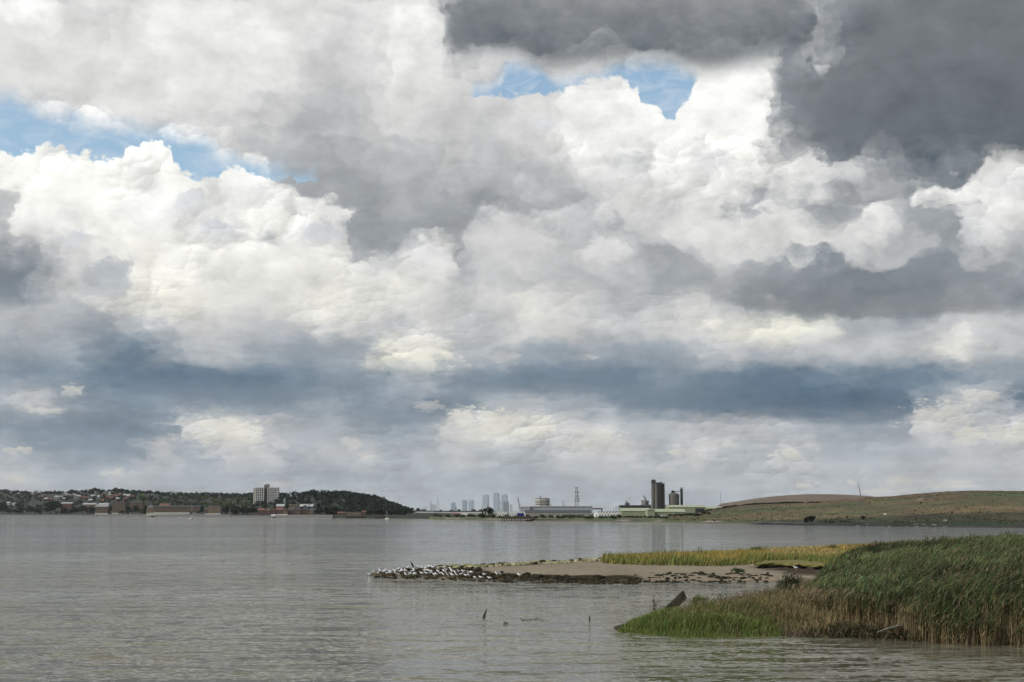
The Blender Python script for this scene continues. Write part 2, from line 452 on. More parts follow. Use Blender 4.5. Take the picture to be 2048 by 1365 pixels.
class MB:
    """collects faces and links them as one mesh object"""
    def __init__(self):
        self.v, self.f, self.mi = [], [], []
    def face(self, pts, mi=0):
        n = len(self.v)
        self.v += [tuple(p) for p in pts]
        self.f.append(tuple(range(n, n + len(pts)))); self.mi.append(mi)
    def box(self, c, s, rz=0.0, mi=0, taper=1.0):
        cx, cy, cz = c
        n = len(self.v)
        ca, sa = math.cos(rz), math.sin(rz)
        for dz in (-.5, .5):
            k = taper if dz > 0 else 1.0
            for dx, dy in ((-.5, -.5), (.5, -.5), (.5, .5), (-.5, .5)):
                x, y = dx * s[0] * k, dy * s[1] * k
                self.v.append((cx + x * ca - y * sa, cy + x * sa + y * ca, cz + dz * s[2]))
        for q in ((0, 3, 2, 1), (4, 5, 6, 7), (0, 1, 5, 4), (1, 2, 6, 5), (2, 3, 7, 6), (3, 0, 4, 7)):
            self.f.append(tuple(n + i for i in q)); self.mi.append(mi)
        return self
    def slab(self, x0, x1, y0, y1, z0, z1, mi=0):
        return self.box(((x0 + x1) / 2, (y0 + y1) / 2, (z0 + z1) / 2), (x1 - x0, y1 - y0, z1 - z0), mi=mi)
    def rings(self, rings, closed=True, cap=True, mi=0):
        n0 = len(self.v)
        k = len(rings[0])
        for r in rings:
            self.v += [tuple(p) for p in r]
        for i in range(len(rings) - 1):
            for j in range(k if closed else k - 1):
                a = n0 + i * k + j; b = n0 + i * k + (j + 1) % k
                self.f.append((a, b, b + k, a + k)); self.mi.append(mi)
        if cap:
            self.f.append(tuple(n0 + j for j in reversed(range(k)))); self.mi.append(mi)
            self.f.append(tuple(n0 + (len(rings) - 1) * k + j for j in range(k))); self.mi.append(mi)
        return self
    def lathe(self, c, prof, n=16, mi=0, phase=0.0, sx=1.0, sy=1.0):
        return self.rings([[(c[0] + sx * r * math.cos(2 * math.pi * j / n + phase), c[1] + sy * r * math.sin(2 * math.pi * j / n + phase), c[2] + z)
                            for j in range(n)] for r, z in prof], mi=mi)
    def tube(self, pts, rad, n=6, mi=0):
        pts = [Vector(p) for p in pts]
        if not hasattr(rad, '__len__'):
            rad = [rad] * len(pts)
        rs = []
        for i, p in enumerate(pts):
            d = (pts[min(i + 1, len(pts) - 1)] - pts[max(i - 1, 0)]).normalized()
            a = d.cross(Vector((0, 0, 1)))
            if a.length < 1e-3:
                a = d.cross(Vector((1, 0, 0)))
            a.normalize(); b = a.cross(d)
            rs.append([p + rad[i] * (math.cos(2 * math.pi * j / n) * a + math.sin(2 * math.pi * j / n) * b) for j in range(n)])
        return self.rings(rs, mi=mi)
    def gable(self, x0, x1, y0, y1, z0, zr, mi=0, axis='x', over=0.0):
        """pitched roof as a solid prism; its ridge runs along axis"""
        if axis == 'x':
            ym = (y0 + y1) / 2
            A = [(x0, y0, z0), (x0, y1, z0), (x0, ym, zr)]
            B = [(x1, y0, z0), (x1, y1, z0), (x1, ym, zr)]
        else:
            xm = (x0 + x1) / 2
            A = [(x1, y0, z0), (x0, y0, z0), (xm, y0, zr)]
            B = [(x1, y1, z0), (x0, y1, z0), (xm, y1, zr)]
        n = len(self.v)
        self.v += A + B
        for q in ((0, 2, 1), (3, 4, 5), (0, 3, 5, 2), (1, 2, 5, 4), (0, 1, 4, 3)):
            self.f.append(tuple(n + i for i in q)); self.mi.append(mi)
        return self
    def mesh(self, name, mats, smooth=False):
        me = bpy.data.meshes.new(name)
        me.from_pydata(self.v, [], self.f)
        for m in (mats if isinstance(mats, (list, tuple)) else [mats]):
            me.materials.append(m)
        if any(self.mi):
            me.polygons.foreach_set("material_index", self.mi)
        if smooth:
            me.polygons.foreach_set("use_smooth", [True] * len(me.polygons))
        me.update()
        return me
    def build(self, name, mats, parent=None, loc=None, smooth=False):
        return obj(name, self.mesh(name, mats, smooth), parent, loc)

def obj(name, me, parent=None, loc=None, rz=0.0, scale=None):
    o = bpy.data.objects.new(name, me)
    COL.objects.link(o)
    if parent is not None:
        o.parent = parent
    if loc is not None:
        o.location = loc
    if rz:
        o.rotation_euler = (0, 0, rz)
    if scale is not None:
        o.scale = scale if hasattr(scale, '__len__') else (scale,) * 3
    return o

def tag(o, label=None, cat=None, group=None, kind=None):
    if label: o["label"] = label
    if cat: o["category"] = cat
    if group: o["group"] = group
    if kind: o["kind"] = kind
    return o

def thing(name, label, cat, loc, rz=0.0, group=None):
    o = obj(name, None, None, loc, rz)
    return tag(o, label, cat, group)

def copy_tree(src, parent=None):
    c = src.copy()
    COL.objects.link(c)
    if parent is not None:
        c.parent = parent
    for ch in [x for x in src.children]:
        copy_tree(ch, c)
    return c

def soup(name, V, F, mats, tint=None, parent=None, smooth=False):
    """a mesh from numpy arrays: V (n,3), F (m,4) quads"""
    me = bpy.data.meshes.new(name)
    me.vertices.add(len(V)); me.vertices.foreach_set("co", np.ascontiguousarray(V, dtype=np.float32).ravel())
    k = F.shape[1]
    me.loops.add(F.size); me.loops.foreach_set("vertex_index", np.ascontiguousarray(F, dtype=np.int32).ravel())
    me.polygons.add(len(F))
    me.polygons.foreach_set("loop_start", np.arange(0, F.size, k, dtype=np.int32))
    try:
        me.polygons.foreach_set("loop_total", np.full(len(F), k, dtype=np.int32))
    except Exception:
        pass
    if smooth:
        me.polygons.foreach_set("use_smooth", np.ones(len(F), dtype=bool))
    me.update(calc_edges=True)
    me.validate()
    for m in (mats if isinstance(mats, (list, tuple)) else [mats]):
        me.materials.append(m)
    if tint is not None:
        ca = me.color_attributes.new("tint", 'FLOAT_COLOR', 'POINT')
        c4 = np.ones((len(V), 4), dtype=np.float32); c4[:, :3] = tint
        ca.data.foreach_set("color", c4.ravel())
    return obj(name, me, parent)

def vnoise(x, y, seed=0):
    """value noise on arrays, about -1..1"""
    xi = np.floor(x).astype(np.int64); yi = np.floor(y).astype(np.int64)
    fx = x - xi; fy = y - yi
    fx = fx * fx * (3 - 2 * fx); fy = fy * fy * (3 - 2 * fy)
    def h(a, b):
        n = (a * 374761393 + b * 668265263 + seed * 974634533) & 0xffffffff
        n = ((n ^ (n >> 13)) * 1274126177) & 0xffffffff
        return ((n ^ (n >> 16)) & 0xffff) / 32767.5 - 1.0
    return (h(xi, yi) * (1 - fx) + h(xi + 1, yi) * fx) * (1 - fy) + (h(xi, yi + 1) * (1 - fx) + h(xi + 1, yi + 1) * fx) * fy

def fbm(x, y, oct=4, seed=0):
    s = 0; a = 1.0; t = 0
    for i in range(oct):
        s = s + a * vnoise(x * 2 ** i, y * 2 ** i, seed + i); t += a; a *= 0.5
    return s / t

def poly_sdf(px, py, poly):
    """signed distance of points to a polygon, positive inside"""
    d = np.full(px.shape, 1e9); ins = np.zeros(px.shape, bool)
    n = len(poly)
    for i in range(n):
        x0, y0 = poly[i]; x1, y1 = poly[(i + 1) % n]
        ex, ey = x1 - x0, y1 - y0
        t = np.clip(((px - x0) * ex + (py - y0) * ey) / (ex * ex + ey * ey + 1e-12), 0, 1)
        d = np.minimum(d, np.hypot(px - x0 - t * ex, py - y0 - t * ey))
        c = ((y0 > py) != (y1 > py)) & (px < (x1 - x0) * (py - y0) / (y1 - y0 + 1e-12) + x0)
        ins ^= c
    return np.where(ins, d, -d)

def xat(px, Y):
    return (px - 1024.0) / FPX * Y / 1.00670

M = {}
M['brick'] = mat("brown_brick", (.13, .09, .062), var=.2, scale=.25)
M['brick_red'] = mat("red_brick", (.11, .06, .046), var=.25, scale=.25)
M['brick_tan'] = mat("tan_brick", (.20, .15, .10), var=.2, scale=.25)
M['cream'] = mat("cream_render", (.44, .43, .38), var=.1, scale=.2)
M['white'] = mat("white_paint", (.66, .66, .64), var=.07, scale=.3)
M['glass'] = mat("window_glass", (.03, .035, .04), rough=.15, spec=.5, var=.2)
M['roof_grey'] = mat("grey_roof", (.22, .22, .23), var=.25, scale=.3)
M['roof_pale'] = mat("pale_roof", (.33, .34, .34), var=.15, scale=.2)
M['roof_dark'] = mat("dark_roof", (.055, .058, .065), var=.3, scale=.3)
M['roof_red'] = mat("red_tile_roof", (.15, .075, .055), var=.3, scale=.4)
M['concrete'] = mat("pale_concrete", (.36, .34, .31), var=.18, scale=.15, stretch=(1, 1, .25))
M['concrete_dk'] = mat("stained_concrete", (.075, .073, .07), rgb2=(.135, .125, .112), scale=.22, stretch=(1, 1, .12))
M['steel_dk'] = mat("dark_steel", (.055, .06, .065), rough=.6, var=.3, metal=.2)
M['steel'] = mat("grey_steel", (.22, .24, .26), rough=.5, var=.2, metal=.3)
M['green_clad'] = mat("pale_green_cladding", (.235, .27, .175), var=.08, scale=.12, stretch=(1, 1, .3))
M['green_roof'] = mat("pale_green_roof", (.30, .34, .225), var=.1, scale=.08)
M['grey_clad'] = mat("grey_cladding", (.33, .35, .37), var=.1, scale=.1, stretch=(1, 1, .3))
M['wood_dk'] = mat("dark_wet_timber", (.035, .028, .022), rgb2=(.085, .07, .05), scale=3.0, stretch=(1, 1, .3))
M['rust'] = mat("rusty_deck", (.20, .10, .055), var=.4, scale=.4)
M['blue'] = mat("blue_paint", (.02, .04, .30), var=.2, scale=.3)
M['teal'] = mat("teal_paint", (.30, .42, .44), var=.1, scale=.3)
M['stone'] = mat("grey_stone_wall", (.09, .095, .10), rgb2=(.16, .165, .165), scale=.4)
M['bark'] = mat("bark", (.06, .045, .03), var=.3, scale=2.0)
M['leaf'] = mat("foliage", (.028, .042, .020), rgb2=(.052, .072, .032), scale=.35, spec=.2)
M['leaf_br'] = mat("light_foliage", (.06, .095, .03), rgb2=(.10, .14, .045), scale=.35, spec=.2)
M["turf"] = mat("yellow_green_turf", (.10, .095, .022), rgb2=(.17, .145, .04), scale=2.0, bump=.6)
M["mud"] = mat("dark_wet_mud", (.018, .014, .010), rgb2=(.05, .04, .028), scale=2.0, bump=.5)
M["driftwood"] = mat("bleached_driftwood", (.22, .20, .17), rgb2=(.34, .32, .28), scale=4, stretch=(.4, 1, 1))
# ------------------------------------------------------------------ the river
def make_water():
    m = bpy.data.materials.new("river_water")
    m.use_nodes = True
    g = G(m.node_tree)
    p = m.node_tree.nodes["Principled BSDF"]
    pos = g.n("ShaderNodeNewGeometry").outputs['Position']
    # light and dark bands in the muddy colour stand in for sun and cloud shade
    sun_shade_bands = g.noise(g.v('MULTIPLY', pos, (0.0016, 0.0042, 0)), 1.0, 4.0, 0.55, dist=0.5)
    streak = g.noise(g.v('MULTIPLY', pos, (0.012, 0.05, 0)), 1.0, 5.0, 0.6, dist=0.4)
    k = g.mr(g.m('MULTIPLY_ADD', streak, 0.35, sun_shade_bands), 0.52, 0.82)
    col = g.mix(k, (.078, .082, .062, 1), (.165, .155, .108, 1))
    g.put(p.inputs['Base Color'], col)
    p.inputs['IOR'].default_value = 1.33
    # wind waves as a field of facet slopes: swell, chop and ripples, with calmer and rougher patches
    gust = g.mr(g.noise(g.v('MULTIPLY', pos, (0.006, 0.026, 0)), 1.0, 5.0, 0.62, dist=0.6), 0.36, 0.64, 0.75, 1.5)
    def slopes(fx, fy, det, seed, a):
        c = g.noise(g.v('ADD', g.v('MULTIPLY', pos, (fx, fy, 0)), (seed, seed * .37, 0)), 1.0, det, 0.55, dist=0.25, color=True)
        return g.scale(g.v('SUBTRACT', c, (.5, .5, .5)), a)
    sl = g.v('ADD', slopes(.11, .46, 2.0, 3.3, 1.05), g.v('ADD', slopes(.50, 1.6, 3.0, 9.1, 1.15), slopes(1.8, 4.2, 1.0, 5.7, 1.0)))
    # the water lies calmer in the lee of the reeds
    px_, py_, _z = g.sep(pos)
    lee = g.m('MULTIPLY', g.mr(px_, 4.0, 22.0, kind='SMOOTHSTEP'), g.m('MULTIPLY', g.mr(py_, 74.0, 86.0, kind='SMOOTHSTEP'), g.mr(py_, 104.0, 98.0)))
    gust = g.m('MULTIPLY', gust, g.mr(lee, 0.0, 1.0, 1.0, 0.34))
    sl = g.v('MULTIPLY', g.scale(sl, gust), (.8, 1.0, 0))
    nrm = g.v('NORMALIZE', g.v('ADD', sl, (0, 0, 1)))
    g.put(p.inputs['Normal'], nrm)
    p.inputs['Roughness'].default_value = .07
    b = MB()
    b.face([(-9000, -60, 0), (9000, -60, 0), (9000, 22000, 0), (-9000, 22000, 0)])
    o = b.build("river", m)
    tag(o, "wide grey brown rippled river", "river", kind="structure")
make_water()

# ------------------------------------------------------------------ far bank with the town and its wooded hill (left)
SHORE = [(-900, 1029.5), (-500, 1030.6), (0, 1032.7), (420, 1035.4), (700, 1037.2), (905, 1038.2)]
def shore_left(u):
    return on(u, interp(SHORE, u)).y
CREST = [(-720, 1029), (-620, 1018), (-500, 1000), (-380, 990), (-200, 984), (0, 985), (60, 988), (130, 988), (190, 985), (235, 985), (300, 989), (340, 991), (420, 993), (470, 995), (520, 993), (580, 993), (600, 993),
         (625, 990), (660, 990), (700, 993), (735, 998), (765, 1005), (785, 1010), (800, 1017), (815, 1023), (830, 1025.5), (905, 1026.5)]
CREST_S = [(-500, 1500), (0, 1150), (300, 900), (500, 800), (580, 650), (620, 420), (760, 330), (800, 260), (905, 200)]
def left_h(u, s):
    """ground height at column u, s metres behind the shore"""
    Y0 = shore_left(u); cs = interp(CREST_S, u)
    zc = at(1024, interp(CREST, u), Y0 + cs).z
    if s < 0: return -1.0
    if s < 5: return -1.0 + s * 1.0
    if s < 60: return 4.0 + s * 0.008
    if s < cs:
        t = (s - 60) / (cs - 60)
        t = t * t * (3 - 2 * t)
        return 4.5 + (max(zc, 4.6) - 4.5) * t
    return max(4.0, zc - (s - cs) * 0.012)
def loft(name, us, ss, hf, yf, m, tint=None, rough=1.0, seed=1):
    V = []; T = []
    for u in us:
        Y0 = yf(u)
        for s in ss:
            Y = Y0 + s
            V.append((xat(u, Y), Y, hf(u, s)))
            if tint: T.append(tint(u, s))
    V = np.array(V)
    V[:, 2] += rough * fbm(V[:, 0] / 22, V[:, 1] / 22, 4, seed) * np.clip((V[:, 2] - 0.5) / 4, 0, 1)
    n = len(ss)
    i = np.arange(len(us) - 1)[:, None] * n + np.arange(n - 1)[None, :]
    i = i.ravel()
    F = np.stack([i, i + n, i + n + 1, i + 1], 1)
    return soup(name, V, F, m, np.array(T) if tint else None, smooth=True)
M['hill_l'] = mat("hillside_grass", (.010, .015, .010), rgb2=(.022, .028, .017), scale=.02, coords='World')
o = loft("far_bank", list(range(-700, 920, 12)), [-3, 0, 2, 4, 5, 8, 20, 40, 60, 100, 150, 200, 260, 320, 400, 480, 560, 640, 720, 800, 900, 1000, 1150, 1300, 1600, 2200], left_h, shore_left, M['hill_l'], rough=.8)
tag(o, "far bank rising to a dark wooded hill", "river bank", kind="structure")

# flat land running on to the city
M['flat'] = mat("distant_flat_land", (.06, .07, .045), rgb2=(.11, .105, .07), scale=.004, coords='World')
b = MB()
front = [(-9000, 5600), (-1500, 4700), (-330, 3300), (-120, 2350), (60, 1700), (300, 1500), (900, 1500), (9000, 1700)]
for (x0, y0), (x1, y1) in zip(front, front[1:]):
    b.face([(x0, y0, 2.2), (x1, y1, 2.2), (x1, 22000, 2.2), (x0, 22000, 2.2)])
tag(b.build("plain", M['flat']), "flat land between the river and the distant city", "land", kind="structure")

# ------------------------------------------------------------------ marsh bank and the grassed mound (centre to right)
SHORE_R = [(860, 1039.3), (900, 1040.3), (1000, 1042), (1220, 1044.6), (1400, 1047.5), (1600, 1051), (1800, 1053.5), (2048, 1056.5), (2600, 1064)]
def shore_right(u):
    return on(u, interp(SHORE_R, u)).y
FRONT = [(1340, 1031), (1370, 1028.5), (1393, 1026), (1413, 1021.5), (1432, 1017.5), (1452, 1014.5), (1473, 1011), (1508, 1008), (1528, 1006), (1569, 1004.6), (1620, 1003.8), (1644, 1003.4),
         (1705, 999), (1753, 994.7), (1797, 992), (1841, 987.7), (1884, 983.7), (1928, 982.2), (1994, 982), (2048, 982.5), (2300, 986), (2600, 990)]
FRONT_S = [(1340, 240), (1450, 330), (1600, 420), (1800, 460), (2048, 470), (2600, 500)]
def right_h(u, s):
    Y0 = shore_right(u)
    if s < 0: return -0.6
    if s < 3: return -0.6 + s * 0.5
    if s < 14: return 0.9 + (s - 3) * 0.10
    if s < 60: return 2.0 + (s - 14) * 0.02
    base = 2.92
    if u < 1340: return base
    cs = interp(FRONT_S, u)
    zc = at(1024, interp(FRONT, u), Y0 + cs).z
    zc = max(zc, base)
    if s < cs:
        t = (s - 60) / (cs - 60)
        t = (t * t * (3 - 2 * t)) * .55 + t * .45
        return base + (zc - base) * t
    return max(2.4, zc - (s - cs) * 0.06)
def tint_right(u, s):
    Y = shore_right(u) + s
    x = xat(u, Y)
    n = float(fbm(np.array([x / 30]), np.array([Y / 60]), 4, 5)[0])
    n2 = float(fbm(np.array([x / 90]), np.array([Y / 40]), 3, 9)[0])
    tan = np.array((.128, .090, .042)); green = np.array((.050, .070, .024)); brown = np.array((.100, .058, .034)); mud = np.array((.17, .15, .125))
    if s < 4: return mud * (0.5 + .2 * n)
    if s < 16:
        return mud if n2 > .18 else green * (.9 + .5 * n)
    if s < 75:
        return green * (1.15 + .5 * n) if n > -.25 else tan * .8
    if u < 1340:
        return green * (1 + .4 * n) if n > -.1 else tan * .85
    cs = interp(FRONT_S, u); t = (s - 60) / (cs - 60)
    c = tan * (.85 + .45 * n)
    c = c + (green * 1.25 - c) * min(.7, max(0.0, .10 + 1.3 * n2))
    c = c + (brown - tan) * min(1, max(0, (t - .55) * 2.2)) * .9
    # greener strips that cross the slope
    for (u0, u1, ta, tb, st) in ((1600, 1740, .26, .34, .8), (1950, 2300, .66, .84, 1.0), (1745, 1850, .66, .74, .7), (1380, 1480, .25, .5, .5), (1480, 1560, .40, .52, .6), (1700, 1800, .16, .36, .35)):
        tt = t + .02 * n
        if u0 + 30 * n2 < u < u1 + 30 * n2 and ta < tt < tb:
            c = c + (green * 1.1 - c) * st
    if n2 > .3: c = c * .82
    return c
M['grass_r'] = mat("rough_grassland", (.70, .72, .70), rgb2=(1.25, 1.25, 1.2), scale=.06, coords='World', stretch=(1, .6, 2), tint=True)
ss = [-3, 0, 1.5, 3, 5, 8, 11, 14, 18, 25, 40, 60] + list(range(75, 620, 15)) + [650, 700, 800, 1000, 1400]
o = loft("marsh_bank", list(range(858, 2620, 7)), ss, right_h, shore_right, M['grass_r'], tint_right, rough=.5, seed=3)
tag(o, "grassy river bank sloping up to a brown grassed mound", "river bank", kind="structure")

BACK = [(1395, 1014), (1411, 1011.5), (1452, 1006.6), (1508, 998), (1549, 993), (1590, 990), (1620, 988.9), (1666, 989), (1698, 990.3), (1731, 991.8), (1760, 994.5), (1830, 998), (1900, 1004)]
def back_h(u, s):
    zc = 2.0 + (at(1024, interp(BACK, u), 1560 + 260).z - 2.0) * min(1.0, max(0.0, (u - 1392) / 50.0))
    t = max(0.0, 1 - abs(s - 260) / 300.0)
    return 2.0 + (zc - 2.0) * (t * t * (3 - 2 * t)) ** .75
M['hill_b'] = mat("bare_brown_slope", (.115, .085, .062), rgb2=(.15, .115, .082), scale=.02, coords='World', stretch=(1, .5, 3))
o = loft("mound", list(range(1390, 1910, 6)), list(range(0, 560, 20)), back_h, lambda u: 1560, M['hill_b'], rough=.4, seed=8)
tag(o, "grey brown bare mound behind the grassed slope", "hill", kind="structure")

# ------------------------------------------------------------------ the near shore: sand spit and reedy bank in one sheet
def W2(px, py, z=0.0):
    p = on(px, py, z)
    return (p.x, p.y)
SPIT_FRONT = [W2(*q) for q in [(735, 1150.5), (800, 1153), (870, 1156), (950, 1158.5), (1050, 1161), (1140, 1163), (1260, 1163.5), (1400, 1163), (1520, 1163.5), (1610, 1167)]]
INLET = [W2(*q) for q in [(1560, 1184), (1480, 1206), (1400, 1228), (1300, 1246), (1226, 1254)]]
NEAR_FRONT = [W2(*q) for q in [(1232, 1261), (1275, 1265), (1330, 1268.5), (1420, 1270), (1500, 1271), (1600, 1273), (1700, 1276), (1780, 1279), (1850, 1284), (1950, 1287), (2048, 1291), (2300, 1300)]]
def xy(px, Y): return (xat(px, Y), Y)
BACK_EDGE = [xy(2600, 430), xy(2300, 425), xy(2048, 405), xy(1850, 365), xy(1670, 328), xy(1500, 288), xy(1350, 258), xy(1240, 250), xy(1210, 258), W2(1140, 1121.5, .3), W2(1050, 1126.5, .3), W2(960, 1131, .3), W2(900, 1133, .3), W2(860, 1134.5, .3), W2(820, 1137.5, .3), W2(780, 1142, .2), W2(755, 1146)]
LAND = SPIT_FRONT + INLET + NEAR_FRONT + [(80, 84), (190, 120), xy(2600, 300)] + BACK_EDGE
NEAR_POLY = [SPIT_FRONT[-1]] + INLET + NEAR_FRONT + [(80, 84), (190, 120), xy(2600, 190), xy(2000, 190), xy(1700, 190)]
def near_z(X, Y, noise=True):
    d = poly_sdf(X, Y, LAND)
    dn = poly_sdf(X, Y, NEAR_POLY)
    n = fbm(X / 2.2, Y / 4.0, 4, 21) if noise else 0
    dd = d + 0.7 * n
    spit = np.interp(dd, [-3, 0, 1.2, 4, 9, 16, 30, 60], [-.8, -.04, .26, .46, .62, .82, .95, 1.1])
    bank = np.interp(dd, [-3, -.2, .25, 1.0, 3, 8], [-.9, -.15, .28, .42, .55, .72])
    k = np.clip((dn + 2) / 6, 0, 1)
    return spit * (1 - k) + bank * k + (0.06 * n if noise else 0), d
xs = np.arange(-30, 175, 0.75); ys = np.concatenate([np.arange(82, 130, 0.5), np.arange(130, 280, 0.9), np.arange(280, 440, 2.0)])
GX, GY = np.meshgrid(xs, ys, indexing='ij')
GZ, GD = near_z(GX, GY)
WEED = [SPIT_FRONT[0]] + SPIT_FRONT[1:7] + [W2(1300, 1162), W2(1250, 1159), W2(1140, 1155.5, .2), W2(1060, 1152, .3), W2(985, 1149, .3), W2(940, 1144), W2(930, 1134), W2(860, 1135), W2(760, 1146)]
BACK_ROW = [W2(880, 1134), W2(960, 1131), W2(1050, 1126.5), W2(1140, 1121.5), W2(1215, 1114), W2(1215, 1126, .5), W2(1140, 1128, .5), W2(1050, 1136, .4), W2(960, 1142, .3), W2(900, 1141)]
n1 = fbm(GX / 1.6, GY / 3.0, 4, 31); n2 = fbm(GX / 7, GY / 12, 3, 33)
wd = poly_sdf(GX, GY, WEED) + 1.2 * n1
br = poly_sdf(GX, GY, BACK_ROW) + 0.8 * n1
dn = poly_sdf(GX, GY, NEAR_POLY)
sand = np.array((.215, .183, .135)); mud = np.array((.060, .046, .032)); weed = np.array((.028, .024, .014)); olive = np.array((.045, .042, .020)); wet = np.array((.16, .125, .09))
T = np.zeros(GX.shape + (3,)) + sand
T *= (1 + .16 * n2 + .10 * n1)[..., None]
def blend(T, c, k):
    return T + (np.asarray(c) - T) * np.clip(k, 0, 1)[..., None]
T = blend(T, wet, (1.8 - GD + 1.4 * n2) / 2.0)
T = blend(T, weed, ((n1 > .32) & (GD < 9) & (GX > 12)).astype(float) * .85)
DARKMUD = [W2(1495, 1134, .8), W2(1570, 1133, .8), W2(1660, 1136, .8), W2(1680, 1152, .6), W2(1600, 1150, .6), W2(1530, 1144, .6)]
T = blend(T, mud * .8, (poly_sdf(GX, GY, DARKMUD) + 1.5 * n1 + .5) / 2.0 * .8)
T = blend(T, olive, (br + .4) / 1.2)
T = blend(T, weed, (wd + .5) / 1.0)
T = blend(T, mud, (dn + 1.0) / 2.5)
T = blend(T, mud * .55, (1.4 - GD) / 1.2 * (dn > -1))
nx, ny = GX.shape
V = np.stack([GX, GY, GZ], -1).reshape(-1, 3)
i = (np.arange(nx - 1)[:, None] * ny + np.arange(ny - 1)[None, :]).ravel()
keep = (np.maximum.reduce([GZ[:-1, :-1], GZ[1:, :-1], GZ[1:, 1:], GZ[:-1, 1:]]) > -.3).ravel()
i = i[keep]
F = np.stack([i, i + ny, i + ny + 1, i + 1], 1)
M['shore'] = mat("sand_and_mud", (.78, .78, .78), rgb2=(1.2, 1.2, 1.2), scale=1.3, coords='World', rough=.9, spec=.04, tint=True, bump=.5)
tag(soup("shore", V, F, M['shore'], T.reshape(-1, 3), smooth=True), "sand spit and muddy near shore", "shore", kind="structure")
def ground(x, y):
    z, _ = near_z(np.array([x]), np.array([y]))
    return float(z[0])
# ------------------------------------------------------------------ trees and bushes
def leaf_quads(cent, size, rg, flat=0.5):
    """small randomly turned leaf clumps around the points cent (n,3)"""
    n = len(cent)
    a = rg.normal(size=(n, 3)); a /= np.linalg.norm(a, axis=1, keepdims=True)
    b = np.cross(a, rg.normal(size=(n, 3))); b /= np.linalg.norm(b, axis=1, keepdims=True) + 1e-9
    s = size * rg.uniform(.6, 1.3, size=(n, 1))
    a = a * s; b = b * s * rg.uniform(.6, 1.0, size=(n, 1))
    V = np.stack([cent - a - b * .6, cent + a * .7 - b, cent + a + b * .7, cent - a * .6 + b], 1).reshape(-1, 3)
    F = np.arange(4 * n).reshape(-1, 4)
    return V, F
def crown_points(rg, lobes, n):
    """points through the outer part of several lobes (x,y,z,rx,rz)"""
    w = np.array([l[3] ** 2 for l in lobes]); w = w / w.sum()
    k = rg.choice(len(lobes), size=n, p=w)
    L = np.array(lobes)[k]
    d = rg.normal(size=(n, 3)); d /= np.linalg.norm(d, axis=1, keepdims=True)
    r = rg.uniform(.45, 1.05, size=(n, 1)) ** .6
    p = d * r * np.stack([L[:, 3], L[:, 3], L[:, 4]], 1)
    return p + L[:, :3]
def tree_lobes(rg, h, w, kind):
    L = []
    if kind == 'poplar':
        for i in range(6):
            t = i / 5
            L.append((rg.uniform(-.1, .1) * w, rg.uniform(-.1, .1) * w, h * (.25 + .6 * t), w * (.42 - .25 * abs(t - .4)), h * .16))
        return L
    for i in range(9):
        a = rg.uniform(0, 2 * math.pi); rr = w * rg.uniform(.12, .36); z = h * rg.uniform(.38, .8)
        L.append((rr * math.cos(a), rr * math.sin(a), z, w * rg.uniform(.18, .30), h * rg.uniform(.12, .2)))
    L.append((0, 0, h * .78, w * .26, h * .2))
    return L
TREE_MESH = {}
def tree_meshes(kind, seed):
    key = (kind, seed)
    if key not in TREE_MESH:
        rg = np.random.default_rng(100 + seed)
        h, w = 10.0, (9.0 if kind != 'poplar' else 5.0)
        P_ = crown_points(rg, tree_lobes(rg, h, w, kind), 420)
        V, F = leaf_quads(P_, .62, rg)
        crown = bpy.data.meshes.new("crown")
        crown.from_pydata(V.tolist(), [], F.tolist())
        tb = MB().tube([(0, 0, -1.0), (.15, 0, 2.5), (0, .1, 5.0), (.2, 0, 8.0)], [.35, .28, .18, .05])
        for s in range(4):
            a = s * 1.7 + seed
            tb.tube([(.1, 0, 2.5 + s * .7), (math.cos(a) * 1.4, math.sin(a) * 1.4, 4.6 + s * .7), (math.cos(a) * 2.4, math.sin(a) * 2.4, 6.2 + s * .5)], [.16, .1, .03], n=5)
        TREE_MESH[key] = (crown, tb.mesh("trunk", M['bark']))
    return TREE_MESH[key]
CROWN_MAT = {}
def tree(name, label, cat, loc, h, w=None, kind='round', m='leaf', group=None):
    seed = rng.randrange(5)
    crown, trunk = tree_meshes(kind, seed)
    key = (crown.name, m)
    if key not in CROWN_MAT:
        c2 = crown.copy(); c2.name = "crown"
        c2.materials.append(M[m]); CROWN_MAT[key] = c2
    t = thing(name, label, cat, loc, rng.uniform(0, 6.28), group)
    wk = (w or h * .9) / (9.0 if kind != 'poplar' else 5.0)
    t.scale = (wk, wk, h / 10.0)
    obj("crown", CROWN_MAT[key], t); obj("trunk", trunk, t)
    return t
BUSH_MESH = {}
def bush_mesh(seed, m):
    key = (seed, m)
    if key not in BUSH_MESH:
        rg = np.random.default_rng(300 + seed)
        L = [(rg.uniform(-.3, .3), rg.uniform(-.3, .3), rg.uniform(.25, .6), rg.uniform(.25, .42), rg.uniform(.2, .34)) for _ in range(6)]
        P_ = crown_points(rg, L, 240); P_[:, 2] = np.abs(P_[:, 2])
        V, F = leaf_quads(P_, .075, rg)
        me = bpy.data.meshes.new("bush"); me.from_pydata(V.tolist(), [], F.tolist()); me.materials.append(M[m])
        BUSH_MESH[key] = me
    return BUSH_MESH[key]
def bush(name, label, loc, h, w, m='leaf', group=None):
    o = obj(name, bush_mesh(rng.randrange(4), m), None, loc, rng.uniform(0, 6.28), (w, w, h))
    return tag(o, label, "bush", group)
M['leaf_dk'] = mat("dark_foliage", (.016, .025, .016), rgb2=(.032, .045, .024), scale=.3, spec=.15)
M['scrub'] = mat("scrub_foliage", (.035, .048, .022), rgb2=(.075, .085, .038), scale=.15, spec=.2)
M['wood'] = mat("woodland_foliage", (.8, .8, .8), rgb2=(1.2, 1.2, 1.2), scale=.08, spec=.15, tint=True)

